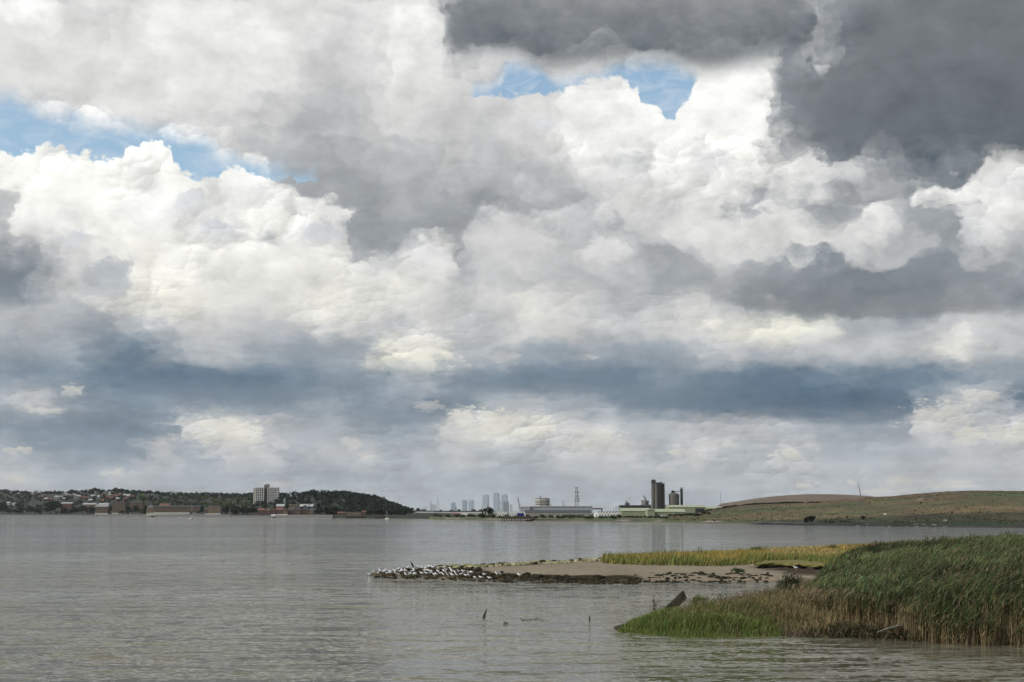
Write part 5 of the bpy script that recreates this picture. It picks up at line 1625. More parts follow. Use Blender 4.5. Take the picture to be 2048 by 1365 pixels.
def small_stones(name, label, meshes, n, place, smin, smax, m):
    r2 = np.random.default_rng(19)
    Vs = []; Fs = []; k = 0
    data = []
    for me in meshes:
        v = np.empty(len(me.vertices) * 3); me.vertices.foreach_get("co", v)
        f = np.array([p.vertices[:] for p in me.polygons])
        data.append((v.reshape(-1, 3), f))
    P_ = np.array([place(r2) for _ in range(n)])
    Z_, _ = near_z(P_[:, 0], P_[:, 1])
    for i in range(n):
        v, f = data[r2.integers(len(data))]
        sz = r2.uniform(smin, smax); a = r2.uniform(0, 6.28)
        w = v * (sz * r2.uniform(.8, 1.4), sz, sz * r2.uniform(.6, 1.0))
        w = np.stack([w[:, 0] * math.cos(a) - w[:, 1] * math.sin(a), w[:, 0] * math.sin(a) + w[:, 1] * math.cos(a), w[:, 2]], 1)
        Vs.append(w + (P_[i, 0], P_[i, 1], max(0, Z_[i]) + .08 * sz)); Fs.append(f + k); k += len(v)
    tag(soup(name, np.concatenate(Vs), np.concatenate(Fs), m), label, "stones", kind="stuff")
def in_weed(r2):
    px = r2.uniform(745, 1275)
    top = interp([(740, 1149), (800, 1142), (860, 1136), (935, 1141), (990, 1149), (1060, 1152.5), (1140, 1155), (1230, 1157), (1275, 1160)], px)
    bot = interp([(735, 1150.4), (870, 1155.4), (950, 1157.8), (1050, 1160.4), (1140, 1162.2), (1275, 1162.8)], px)
    return W2(px, top + (bot - top) * r2.random(), .35)
small_stones("weedy_rubble", "small dark weedy stones between the larger ones along the spit", DARK, 420, in_weed, .3, .65, M['stone_weed'])
def in_scatter(r2):
    px = 1255 + 290 * r2.random() ** 1.6
    return W2(px, 1162.3 - (9 if px > 1330 else 5) * r2.random() ** 1.5, .2)
small_stones("scattered_rubble", "small dark stones thinning out along the sand by the inlet", DARK, 170, in_scatter, .25, .6, M['stone_weed'])
def in_row(r2):
    px = r2.uniform(878, 1214)
    top = interp([(870, 1134.5), (960, 1131.8), (1050, 1127.6), (1140, 1122.5), (1215, 1115.5)], px)
    bot = interp([(870, 1141), (960, 1140.5), (1050, 1135.5), (1140, 1129), (1215, 1127)], px)
    return W2(px, top + (bot - top) * r2.random(), .45)
small_stones("mossy_rubble", "small mossy stones between the larger ones along the back of the spit", PALE, 220, in_row, .3, .7, M['stone_lichen'])

# gulls: one continuous body each
M['gull_w'] = mat("white_plumage", (.80, .80, .79), var=.05, scale=6, rough=.9, spec=.1)
M['gull_g'] = mat("grey_plumage", (.34, .36, .39), var=.08, scale=6, rough=.9, spec=.1)
M['gull_b'] = mat("black_plumage", (.02, .02, .022), var=.2, scale=6, rough=.7, spec=.2)
M['gull_y'] = mat("yellow_bill", (.5, .33, .06), var=.1, scale=6, rough=.6)
def bird_mesh(pose, mats, size=1.0):
    """standing bird, head towards -x; pose 0 level, 1 alert, 2 crouched, 3 head tucked"""
    sp = {0: [(.26, .30, .012), (.20, .305, .035), (.10, .30, .075), (0, .29, .095), (-.10, .30, .085), (-.16, .345, .058), (-.19, .395, .05), (-.225, .415, .052), (-.265, .41, .036), (-.285, .405, .014)],
          1: [(.24, .22, .012), (.18, .24, .035), (.09, .27, .075), (0, .30, .095), (-.08, .34, .082), (-.12, .40, .056), (-.135, .46, .048), (-.165, .49, .052), (-.205, .485, .036), (-.225, .48, .014)],
          2: [(.27, .17, .012), (.2, .165, .04), (.10, .15, .08), (0, .14, .10), (-.10, .15, .085), (-.15, .19, .058), (-.18, .235, .05), (-.215, .25, .052), (-.255, .245, .036), (-.275, .24, .014)],
          3: [(.25, .29, .012), (.18, .30, .035), (.09, .30, .08), (0, .295, .10), (-.09, .31, .092), (-.13, .345, .07), (-.13, .38, .058), (-.11, .40, .052), (-.07, .40, .04), (-.04, .395, .014)]}[pose]
    b = MB()
    n = 10
    rings = []
    for i, (x, z, r) in enumerate(sp):
        x0, z0, _ = sp[max(i - 1, 0)]; x1, z1, _ = sp[min(i + 1, len(sp) - 1)]
        d = Vector((x1 - x0, 0, z1 - z0)).normalized()
        up = Vector((0, 1, 0)).cross(d) * -1
        rings.append([Vector((x, 0, z)) + r * (math.cos(2 * math.pi * j / n) * Vector((0, 1, 0)) * .92 + math.sin(2 * math.pi * j / n) * up) for j in range(n)])
    b.rings(rings, mi=0)
    hx, hz, _ = sp[-1]
    dr = -1 if pose != 3 else 1
    b.tube([(hx - dr * .01, 0, hz), (hx + dr * .055, 0, hz - .012)], [.014, .004], n=5, mi=3)
    # folded wings lie along the back, black tips cross over the tail
    for s in (-1, 1):
        z1, z2 = sp[4][1], sp[1][1]
        w = [[(-.11, s * .070, z1 + .035), (-.10, s * .098, z1 - .01), (-.10, s * .085, z1 - .055), (-.11, s * .06, z1 - .02)],
             [(.02, s * .062, sp[3][1] + .085), (.02, s * .112, sp[3][1] + .01), (.02, s * .095, sp[3][1] - .05), (.02, s * .055, sp[3][1] + .0)],
             [(.16, s * .026, z2 + .062), (.16, s * .066, z2 + .02), (.16, s * .055, z2 - .015), (.16, s * .02, z2 + .0)]]
        b.rings(w, mi=1)
        b.rings([[(.162, s * .026, z2 + .058), (.162, s * .064, z2 + .018), (.162, s * .05, z2 - .01)], [(.33, s * .008, z2 + .03), (.33, s * .02, z2 + .015), (.33, s * .012, z2 + .005)]], mi=2)
        if pose != 2:
            zl = sp[3][1] - .07
            b.tube([(.0, s * .035, zl), (.015, s * .037, zl * .5), (0, s * .038, 0), (-.05, s * .045, .004)], [.012, .008, .008, .006], n=5, mi=3)
    me = b.mesh("gull", mats, smooth=True)
    me.transform(Matrix.Scale(size, 4))
    return me
GM = [M['gull_w'], M['gull_g'], M['gull_b'], M['gull_y']]
GULLS = [bird_mesh(i, GM, 1.22) for i in range(4)]
# photo places, read from the picture
GP = [(749, 1144.5), (754, 1143.5), (760.5, 1142.5), (765.5, 1142.8), (768, 1143.6), (773, 1143), (777, 1142.5), (780, 1143.2), (783, 1143.5), (786, 1142.4), (791, 1142.2), (795.5, 1139.8), (799, 1142.8), (803, 1138.8), (806, 1142.4),
      (812, 1143.2), (818, 1143.4), (814, 1135.6), (774, 1146.6), (777.5, 1146.2), (781.5, 1145.6), (792, 1147), (798, 1146), (812, 1149.6), (819, 1149), (824, 1142.8), (828, 1140.8), (827, 1146.4), (831, 1148.5), (832, 1133.2), (838, 1135.6), (842, 1132.6), (844, 1135.8),
      (848, 1135), (856, 1134.4), (860, 1133.6), (849, 1142), (854, 1143.8), (857, 1141.6), (862, 1143), (866, 1140), (845, 1147), (861, 1146), (867, 1135.4), (878, 1138), (876.5, 1142.6), (881.5, 1144), (887, 1135.4), (889, 1142.8), (893, 1140.2), (892.5, 1145.4),
      (869, 1150.2), (872.5, 1148.6), (887, 1149.6), (902.5, 1139.6), (905, 1143.4), (902, 1147.4), (911, 1145.4), (918, 1143.6), (906, 1151), (914, 1150.2), (921, 1147.8), (933, 1148), (938, 1151.2), (944, 1145.6), (939, 1145.8),
      (951, 1152.6), (963, 1152.2), (969.5, 1146.4), (980, 1153.4), (994, 1148), (1001, 1149.6), (1040, 1151.6), (896, 1150.4), (928, 1144)]
SPECIAL = {(980, 1153.4): "white gull leaning forward, lowest on the dark stones near the waterline", (994, 1148): "white gull standing upright, left one of a pair apart on the dark stones", (1001, 1149.6): "white gull standing upright, right one of a pair apart on the dark stones",
           (1040, 1151.6): "lone white gull on the dark stones, farthest from the spit's tip", (749, 1144.5): "outermost white gull at the very tip of the spit", (814, 1135.6): "lone white gull on a dark stone left of the dark bird",
           (969.5, 1146.4): "white gull with its head raised to the left near the sand edge", (951, 1152.6): "white gull crouched low by the water, left one of two in a line", (963, 1152.2): "white gull crouched low by the water, right one of two in a line"}
def spit_point(px, py):
    """foot point on the spit that shows at this photo place"""
    z = .4
    for _ in range(6):
        x, y = W2(px, py, z)
        z = .6 * z + .4 * min(.7, max(.1, ground(x, y)))
    return x, y, z
for k, (px, py) in enumerate(GP):
    x, y, z = spit_point(px, py + 6.5)
    pose = rng.choice([0, 0, 1, 1, 2, 3])
    if (px, py) in ((994, 1148), (1001, 1149.6)): pose = 1
    if (px, py) in ((951, 1152.6), (963, 1152.2)): pose = 2
    rzv = rng.choice([0, 0, 0, .5, -.5, .9, math.pi, 2.6]) + rng.uniform(-.25, .25)
    o = obj("gull", GULLS[pose], None, (x, y, z + .05), rzv, rng.uniform(.92, 1.12))
    tag(o, SPECIAL.get((px, py), "white gull resting in the flock on the dark stones at the spit's tip"), "gull", "gulls resting on the spit")
x, y, z = W2(740, 1151, 0) + (0,)
tag(obj("gull", GULLS[2], None, (x, y, -.08), .2, 1.0), "white gull floating on the water off the spit's tip", "gull", "gulls resting on the spit")
x, y = W2(1593, 1147, .5)
tag(obj("gull", GULLS[0], None, (x, y, ground(x, y) + .02), .1, 1.15), "lone white gull on the mud beside the dark reeds", "gull")
# the dark bird
M['dark_bird'] = mat("dark_plumage", (.018, .018, .018), rgb2=(.04, .036, .03), scale=8, rough=.6)
def dark_bird():
    x, y, z = spit_point(825, 1139.5)
    b = MB()
    sp = [(.10, .14, .03), (.07, .26, .09), (.03, .42, .13), (-.02, .58, .12), (-.06, .70, .075), (-.075, .79, .05), (-.085, .86, .058), (-.13, .885, .04), (-.17, .885, .015)]
    rings = []
    for (px_, pz, r) in sp:
        rings.append([(px_ + r * math.cos(2 * math.pi * j / 10), r * .9 * math.sin(2 * math.pi * j / 10), pz) for j in range(10)])
    b.rings(rings)
    b.tube([(-.16, 0, .885), (-.27, 0, .875)], [.018, .005], n=5)
    b.tube([(.12, 0, .2), (.2, 0, .02)], [.06, .03], n=5)
    for s in (-1, 1):
        b.tube([(.05, s * .06, .18), (.03, s * .06, 0), (-.06, s * .07, .005)], [.03, .02, .015], n=5)
    o = b.build("bird", M['dark_bird'], None, (x, y, z + .2), smooth=True)
    o.rotation_euler = (0, -.12, .3)
    tag(o, "dark bird standing upright above the white gulls near the spit's tip", "bird")
dark_bird()

# ------------------------------------------------------------------ timbers in the water and on the bank
def stake(label, px, py, prof, m, lean=(0, 0), name="stake"):
    p = on(px, py)
    b = MB()
    rings = []
    for (z, r, dx) in prof:
        rings.append([(dx + lean[0] * z + r * math.cos(2 * math.pi * j / 8) * 1.0, lean[1] * z + r * .6 * math.sin(2 * math.pi * j / 8), z) for j in range(8)])
    b.rings(rings)
    return tag(b.build(name, m, None, p), label, "stake")
stake("dark pointed broken stake leaning right out of the open water", 967.5, 1236.5, [(-.4, .14, -.1), (0, .13, 0), (.18, .11, .03), (.4, .08, .12), (.58, .045, .19), (.74, .012, .25)], M['wood_dk'])
stake("small upright stump of a post standing in the water off the green grass", 1179, 1243.5, [(-.4, .06, 0), (0, .06, 0), (.2, .055, .0), (.37, .05, .01)], M['wood_dk'])
p = on(1011.5, 1247.2)
b = MB()
b.rings([[(x, r * math.cos(2 * math.pi * j / 8) * .7, .02 + r * math.sin(2 * math.pi * j / 8) * .6) for j in range(8)] for x, r in ((-.18, .02), (-.08, .06), (.04, .08), (.14, .05), (.2, .02))])
b.tube([(-.02, 0, .05), (-.12, 0, .12), (-.2, 0, .12)], [.03, .03, .01], n=5)
tag(b.build("driftwood", M['wood_dk'], None, p), "small dark lump of driftwood floating right of the pointed stake", "driftwood")
def weed_line(label, px0, px1, py, seed):
    rg = np.random.default_rng(seed)
    a = on(px0, py); c = on(px1, py)
    b = MB()
    for _ in range(20):
        t = rg.random(); q = a + (c - a) * t + Vector((0, rg.normal() * .5, .0))
        L = rg.uniform(.04, .16); an = rg.uniform(-.4, .4)
        b.tube([q, q + Vector((L * math.cos(an), L * math.sin(an), .02)), q + Vector((L * 1.8 * math.cos(an), L * math.sin(an) * 1.4, -.01))], [.008, .012, .005], n=4)
    o = b.build("floating_weed", M['wood_dk'])
    tag(o, label, "weed")
weed_line("thin dark line of floating weed between the two stakes", 1040, 1084, 1239, 3)

# big leaning timber baulk
def baulk():
    pa = on(1342, 1226, .55); Y = pa.y
    top = at(1369, 1190, Y); foot = at(1343, 1215, Y)
    t = thing("timber_baulk", "thick weathered timber baulk leaning out of the grass at the water's edge", "timber", (foot.x, Y, foot.z))
    d = (top - foot); d.y = 0; L = d.length + 1.1; d.normalize()
    n = Vector((-d.z, 0, d.x))
    b = MB()
    rg = np.random.default_rng(9)
    w, th = .62, .5
    rings = []
    for i in range(9):
        s = -1.1 + L * i / 8
        jit = rg.normal(size=8) * .018
        c = d * s
        prof = [(-.5, -.5), (0, -.53), (.5, -.5), (.53, 0), (.5, .5), (0, .47), (-.5, .5), (-.53, 0)]
        rings.append([c + n * (w * u + jit[j]) + Vector((0, 1, 0)) * (th * v_ + jit[j]) + d * ((.22 * (u + .2) if i == 8 else 0)) for j, (u, v_) in enumerate(prof)])
    b.rings(rings)
    b.build("beam", M['baulk'], t)
    k = MB()
    for q in (-.28, -.02, .25):
        k.tube([d * .1 + n * (w * q) + Vector((0, -th * .52, 0)), d * (L - 1.25) + n * (w * q + .02) + Vector((0, -th * .52, 0))], .025, n=4)
    k.build("split", M['wood_dk'], t)
M['baulk'] = mat("mossy_weathered_timber", (.014, .014, .009), rgb2=(.055, .056, .030), scale=2.4, stretch=(1.4, 1, .6), bump=.8)
baulk()
p = W2(1755, 1266, .55) + (.60,); q = W2(1814, 1256, .6) + (.78,)
t = thing("driftwood_log", "bleached driftwood log lying at the foot of the bank left of the tall reeds", "driftwood", p)
dv = Vector(q) - Vector(p)
MB().tube([(0, 0, 0), dv * .35 + Vector((0, 0, .05)), dv * .7 + Vector((0, 0, .02)), dv], [.03, .07, .075, .04], n=8).build("trunk", M['driftwood'] if 'driftwood' in M else M['stone_p'], t)
MB().tube([dv * .6, dv * .7 + Vector((.1, .1, .3))], [.04, .015], n=5).build("branch", M['stone_p'], t)
# two old posts in the far grass
for px, lab in ((1396.5, "old thin post in the orange grass of the spit, left one of two"), (1401, "old thin post in the orange grass of the spit, right one of two")):
    x, y = xy(px, 236)
    tag(MB().tube([(0, 0, -.3), (.02, 0, 1.0), (0, 0, 1.75)], [.07, .065, .06], n=6).build("post", M['wood_dk'], None, (x, y, ground(x, y))), lab, "post")
x, y, z = spit_point(1506, 1125)
tag(MB().box((0, 0, .12), (1.0, .4, .10)).box((.1, 0, .05), (.7, .3, .1)).build("plank", M['white'], None, (x, y, max(z, .8)), ), "pale board washed up at the edge of the green grass", "plank")

# ------------------------------------------------------------------ grasses and reeds
M['blade'] = mat("grass_blades", (.92, .92, .92), rgb2=(1.08, 1.08, 1.08), scale=.4, coords='World', rough=.65, spec=.25, tint=True)
def sample_poly(poly, n, rg, dens=None):
    P_ = np.array(poly); lo = P_.min(0); hi = P_.max(0)
    out = np.zeros((0, 2))
    for _ in range(400):
        q = rg.uniform(lo, hi, size=(max(4000, n), 2))
        k = poly_sdf(q[:, 0], q[:, 1], poly) > 0
        q = q[k]
        if dens is not None and len(q):
            q = q[rg.random(len(q)) < dens(q[:, 0], q[:, 1])]
        out = np.concatenate([out, q])
        if len(out) >= n: break
    return out[:n]
def blades(base, length, lean, width, tip_c, base_c, rg, bend=.5, wind=(.5, .1)):
    """curved grass blades: base (n,3), each a strip of three quads"""
    n = len(base)
    L = length * rg.uniform(.65, 1.2, size=n) if np.isscalar(length) else length
    a = rg.uniform(0, 2 * math.pi, n)
    ln = lean * rg.uniform(.2, 1.3, n)
    dx = np.cos(a) * ln + wind[0] * lean * .8; dy = np.sin(a) * ln + wind[1] * lean
    sx = -np.sin(a + rg.uniform(-.6, .6, n)); sy = np.cos(a)
    nn = np.hypot(sx, sy) + 1e-6; sx /= nn; sy /= nn
    Vs = []; Cs = []
    ts = (0, .4, .75, 1.0)
    for t in ts:
        w = width * (1.0, .85, .55, .08)[ts.index(t)] * (1 if np.isscalar(width) else 1)
        x = base[:, 0] + dx * L * t * (1 - bend + bend * t * 1.4)
        y = base[:, 1] + dy * L * t * (1 - bend + bend * t * 1.4)
        z = base[:, 2] + L * t * (1 - .22 * bend * t * np.clip(np.hypot(dx, dy), 0, 2))
        for s in (-1, 1):
            Vs.append(np.stack([x + s * sx * w / 2, y + s * sy * w / 2, z], 1))
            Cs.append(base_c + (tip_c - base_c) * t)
    V = np.stack(Vs, 1).reshape(-1, 3)
    C = np.stack(Cs, 1).reshape(-1, 3)
    o = np.arange(n)[:, None] * 8
    F = np.stack([np.concatenate([o + 2 * i, o + 2 * i + 1, o + 2 * i + 3, o + 2 * i + 2], 1) for i in range(3)], 1).reshape(-1, 4)
    return V, F, C
def join(parts):
    V = []; F = []; C = []; n = 0
    for v, f, c in parts:
        V.append(v); F.append(f + n); C.append(c); n += len(v)
    return np.concatenate(V), np.concatenate(F), np.concatenate(C)
def gz(p):
    z, _ = near_z(p[:, 0], p[:, 1])
    return np.concatenate([p, z[:, None] - .04], 1)
def cols(pal, n, rg, vary=.25, w=None):
    pal = np.array(pal)
    k = rg.choice(len(pal), size=n, p=w)
    return pal[k] * rg.uniform(1 - vary, 1 + vary, size=(n, 1))
C_GREEN = (.075, .105, .022); C_DKGREEN = (.036, .058, .022); C_OLIVE = (.10, .095, .035); C_TAN = (.27, .20, .095); C_ORANGE = (.24, .13, .035); C_STRAW = (.30, .24, .13); C_BROWN = (.10, .065, .035)
rg = np.random.default_rng(77)

# spit grass: green in front, orange brown behind
SPITG = [W2(*q) for q in [(1207, 1129, .8), (1260, 1131.5, .8), (1300, 1133, .8), (1400, 1134.5, .8), (1450, 1135, .8), (1495, 1132, .8), (1530, 1127, .9), (1560, 1126, .9)]] + [W2(1640, 1133, .9), W2(1700, 1150, .9), xy(1900, 230), xy(2600, 250), xy(2600, 425), xy(2300, 420), xy(2048, 400), xy(1850, 360), xy(1670, 323), xy(1500, 283), xy(1350, 254), xy(1240, 246), xy(1206, 255)]
def spit_grass():
    C_ORANGE = (.36, .235, .05); C_TAN = (.36, .28, .09); C_OLIVE = (.19, .175, .045); C_GREEN = (.125, .165, .03); C_STRAW = (.42, .33, .16)
    p = sample_poly(SPITG, 26000, rg, lambda x, y: np.interp(y, [185, 235, 300, 420], [1, .8, .5, .35]))
    d = poly_sdf(p[:, 0], p[:, 1], SPITG)
    px = p[:, 0] / p[:, 1] * 1.0067 * FPX + 1024
    front = np.interp(p[:, 1] - np.interp(px, [1207, 1300, 1450, 1560, 1700], [199, 191, 188, 201, 190]), [0, 12, 23, 36], [1, .92, .4, 0])
    front = np.where(px > 1700, front * .2, front)
    big = fbm(p[:, 0] / 6, p[:, 1] / 9, 3, 55)
    front = np.clip(front + .5 * big, 0, 1)
    base = gz(p)
    parts = []
    for k in range(7):
        n = len(p)
        bb = base.copy(); bb[:, :2] += rg.normal(size=(n, 2)) * .28
        f = (rg.random(n) < front)[:, None]
        tall = np.where(f[:, 0], 1.1, .85) * rg.uniform(.55, 1.3, n) * (1 + .35 * big)
        pale = (px > 1530) & (px < 1680) & (big > -.1)
        back_c = cols([C_ORANGE, C_TAN, C_OLIVE, C_ORANGE], n, rg)
        back_c = np.where(pale[:, None], cols([C_STRAW, C_TAN, (.22, .17, .06)], n, rg), back_c)
        dark = ((px > 1690) & (rg.random(n) < .45))[:, None]
        back_c = np.where(dark, cols([C_OLIVE, C_GREEN, C_BROWN], n, rg), back_c)
        tip = np.where(f, cols([C_GREEN, C_OLIVE, (.10, .12, .03)], n, rg), back_c)
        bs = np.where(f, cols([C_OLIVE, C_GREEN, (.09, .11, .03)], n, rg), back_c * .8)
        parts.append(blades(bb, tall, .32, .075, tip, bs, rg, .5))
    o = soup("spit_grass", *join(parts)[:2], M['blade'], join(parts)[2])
    tag(o, "green and orange grass covering the back of the spit", "grass", kind="stuff")
spit_grass()

# bright short grass and taller dry growth on the near point
def cordgrass():
    poly = [W2(*q) for q in [(1224, 1256, .3), (1236, 1261.5, .3), (1275, 1265.5, .35), (1330, 1269, .4), (1420, 1270.5, .4), (1500, 1271.5, .4), (1570, 1273, .4), (1560, 1252, .5), (1500, 1240, .6), (1420, 1234, .6), (1330, 1238, .5), (1270, 1246, .4)]]
    p = sample_poly(poly, 5200, rg, lambda x, y: np.clip(np.interp(x / y * 1.0067 * FPX + 1024, [1224, 1430, 1565], [1, 1, .05]) + .5 * fbm(x / 1.2, y / 2.0, 3, 63) * np.interp(x / y * 1.0067 * FPX + 1024, [1350, 1430], [0, 1]), .02, 1))
    px = p[:, 0] / p[:, 1] * 1.0067 * FPX + 1024
    base = gz(p); parts = []
    hh = np.interp(px, [1224, 1260, 1330, 1420, 1560], [.26, .42, .60, .70, .55])
    big = fbm(p[:, 0] / 2.0, p[:, 1] / 2.5, 3, 61)
    for k in range(9):
        n = len(p)
        bb = base.copy(); bb[:, :2] += rg.normal(size=(n, 2)) * .14
        tip = cols([(.115, .18, .028), (.09, .145, .026), (.06, .10, .02), (.19, .18, .06)], n, rg)
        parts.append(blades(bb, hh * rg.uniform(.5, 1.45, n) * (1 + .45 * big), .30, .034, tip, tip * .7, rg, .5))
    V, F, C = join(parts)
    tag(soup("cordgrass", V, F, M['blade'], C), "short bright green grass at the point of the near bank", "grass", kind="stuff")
cordgrass()
def dry_growth():
    poly = [W2(*q) for q in [(1318, 1246, .6), (1360, 1249, .6), (1430, 1255, .6), (1520, 1262, .5), (1600, 1268, .5), (1700, 1272, .5), (1760, 1273, .5), (1850, 1279, .5), (1850, 1240, .6), (1740, 1216, .7), (1640, 1190, .7), (1600, 1180, .6), (1560, 1192, .5), (1480, 1212, .5), (1400, 1232, .5)]]
    p = sample_poly(poly, 9500, rg)
    px = p[:, 0] / p[:, 1] * 1.0067 * FPX + 1024
    base = gz(p); parts = []
    big = fbm(p[:, 0] / 2.4, p[:, 1] / 3.5, 3, 65)
    thin = np.clip(np.interp(px, [1600, 1700, 1780, 1850], [1, .55, .45, .8]), 0, 1)
    keep = rg.random(len(p)) < thin
    p = p[keep]; base = base[keep]; px = px[keep]; big = big[keep]
    hh = np.interp(px, [1318, 1370, 1450, 1550, 1650, 1760, 1850], [.8, 1.1, 1.15, 1.25, 1.15, .95, 1.0])
    dw = poly_sdf(p[:, 0], p[:, 1], LAND) + .8 * big
    low = np.interp(dw, [0, 1.5, 3.5, 7], [.28, .42, .72, 1.0])
    hh = hh * np.where(px > 1500, low, np.interp(px, [1380, 1500], [1, .0]) * (1 - low) + low)
    kp = rg.random(len(p)) < np.where(px > 1540, np.interp(dw, [0, 1.5, 4, 8], [.5, .5, .7, 1.0]), 1.0)
    p = p[kp]; base = base[kp]; px = px[kp]; big = big[kp]; hh = hh[kp]
    for k in range(7):
        n = len(p)
        bb = base.copy(); bb[:, :2] += rg.normal(size=(n, 2)) * .2
        g_ = rg.random(n) < np.clip(.62 - .0012 * (px - 1318) + .6 * big, .2, .85)
        tip = np.where(g_[:, None], cols([C_GREEN, C_OLIVE, (.085, .115, .03)], n, rg), cols([C_TAN, C_BROWN, (.17, .12, .055), C_STRAW], n, rg, w=[.35, .25, .28, .12]))
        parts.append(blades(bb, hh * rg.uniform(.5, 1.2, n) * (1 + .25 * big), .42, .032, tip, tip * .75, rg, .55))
    # seed heads on thin stalks
    m = rg.random(len(p)) < .09
    bb = base[m]; n = len(bb)
    c = cols([(.13, .10, .05), (.10, .085, .045)], n, rg)
    parts.append(blades(bb, hh[m] * 1.5, .16, .022, c, c * .8, rg, .3))
    top = bb.copy(); top[:, 2] += hh[m] * 1.15; top[:, 0] += .08
    for k in range(5):
        q = top + rg.normal(size=(n, 3)) * (.05, .05, .14)
        parts.append(blades(q, rg.uniform(.08, .2, n), .7, .045, c * 1.1, c, rg, .4))
    V, F, C = join(parts)
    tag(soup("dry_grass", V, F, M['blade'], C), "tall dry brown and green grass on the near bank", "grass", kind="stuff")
dry_growth()

REEDS = [xy(1585, 107), xy(1640, 104), xy(1720, 100), xy(1800, 96), xy(1850, 92.4), xy(1900, 91.2), xy(2048, 89.6), xy(2240, 88.2), xy(2240, 262), xy(2048, 255), xy(1900, 246), xy(1760, 232), xy(1690, 205), xy(1645, 178), xy(1632, 150), xy(1602, 126)]
def reeds():
    def dens(x, y):
        return np.interp(y, [90, 104, 125, 170, 330], [1.0, .8, .42, .25, .15]) * np.clip(.66 + 1.3 * fbm(x / 2.6, y / 4.0, 3, 93), .10, 1)
    p = sample_poly(REEDS, 19500, rg, dens)
    px = p[:, 0] / p[:, 1] * 1.0067 * FPX + 1024
    d = poly_sdf(p[:, 0], p[:, 1], REEDS)
    base = gz(p)
    n = len(p)
    big = fbm(p[:, 0] / 5, p[:, 1] / 8, 4, 71)
    big2 = fbm(p[:, 0] / 2.2, p[:, 1] / 3.0, 3, 91)
    H = 2.85 * (1 + .34 * big + .24 * big2) * rg.uniform(.74, 1.16, n) * np.interp(px, [1585, 1640, 1720, 1860, 2048], [.30, .52, .70, .94, 1.0])
    H *= np.where(d < 1.2, rg.uniform(.6, 1.0, n), 1)
    far = np.interp(p[:, 1], [95, 300], [1.0, 2.3])
    front = p[:, 1] < np.interp(px, [1585, 1720, 1815, 1900, 2048, 2240], [107, 100, 94, 91.2, 89.6, 88.2]) + 6.0
    parts = []
    stem = cols([(.16, .12, .06), (.12, .085, .04), (.22, .17, .085), (.09, .07, .03)], n, rg)
    stem2 = np.where(rg.random((n, 1)) < .5, stem, cols([C_DKGREEN, C_OLIVE], n, rg))
    parts.append(blades(base, H, .10, .030 * far[:, None].ravel()[:, ] if False else .034, stem2, stem, rg, .4))
    green = [(.062, .098, .026), (.045, .076, .025), (.085, .120, .036), (.13, .155, .058), (.032, .054, .020)]
    patch = fbm(p[:, 0] / 9, p[:, 1] / 14, 3, 81)
    patch2 = fbm(p[:, 0] / 3.5, p[:, 1] / 5, 3, 83)
    for k in range(11):
        t = rg.uniform(.56, 1.0, n)
        q = base.copy(); q[:, 2] += H * t * .93; q[:, 0] += .09 * H * t * t
        q[:, :2] += rg.normal(size=(n, 2)) * .07
        c = cols(green, n, rg, .3) * (.92 + .85 * patch).clip(.35, 1.7)[:, None]
        dry = (rg.random(n) < np.where(t < .66, .5, .05 + .2 * np.clip(patch2, 0, 1)))[:, None]
        c = np.where(dry, cols([C_TAN, C_BROWN], n, rg), c)
        w = .036 * np.interp(p[:, 1], [95, 300], [1.0, 2.6])
        v, f, cc = blades(q, rg.uniform(.36, .75, n), .95, .036, c, c * .9, rg, .7, wind=(.85 + 1.3 * patch2, -.15 + .8 * patch))
        # broader leaves where they stand far off
        ctr = v.reshape(n, 4, 2, 3).mean(2, keepdims=True)
        v = (ctr + (v.reshape(n, 4, 2, 3) - ctr) * (w / .036)[:, None, None, None]).reshape(-1, 3)
        parts.append((v, f, cc))
    # plumes
    m = rg.random(n) < .26
    q = base[m].copy(); q[:, 2] += H[m] * .97; q[:, 0] += .10 * H[m]
    for k in range(3):
        c = cols([(.11, .075, .052), (.07, .05, .036), (.19, .145, .095)], len(q), rg)
        parts.append(blades(q, rg.uniform(.18, .34, len(q)), .5, .06, c, c, rg, .7, wind=(.9, 0)))
    # bare and broken stalks along the front
    fb = base[front]
    for k in range(5):
        bb = fb.copy(); bb[:, :2] += rg.normal(size=(len(fb), 2)) * .22
        c = cols([(.20, .15, .075), (.13, .09, .045), (.28, .22, .12), (.08, .06, .03)], len(bb), rg)
        parts.append(blades(bb, rg.uniform(.8, 2.1, len(bb)), .13, .034, c, c * .85, rg, .4))
        if k < 3:
            q = bb.copy(); q[:, 2] += rg.uniform(.5, 1.7, len(bb))
            parts.append(blades(q, rg.uniform(.25, .6, len(bb)), .8, .034, c, c, rg, 1.2))
    V, F, C = join(parts)
    tag(soup("reed_bed", V, F, M['blade'], C), "dense dark green reed bed with brown stalks along the water", "reeds", kind="stuff")
reeds()

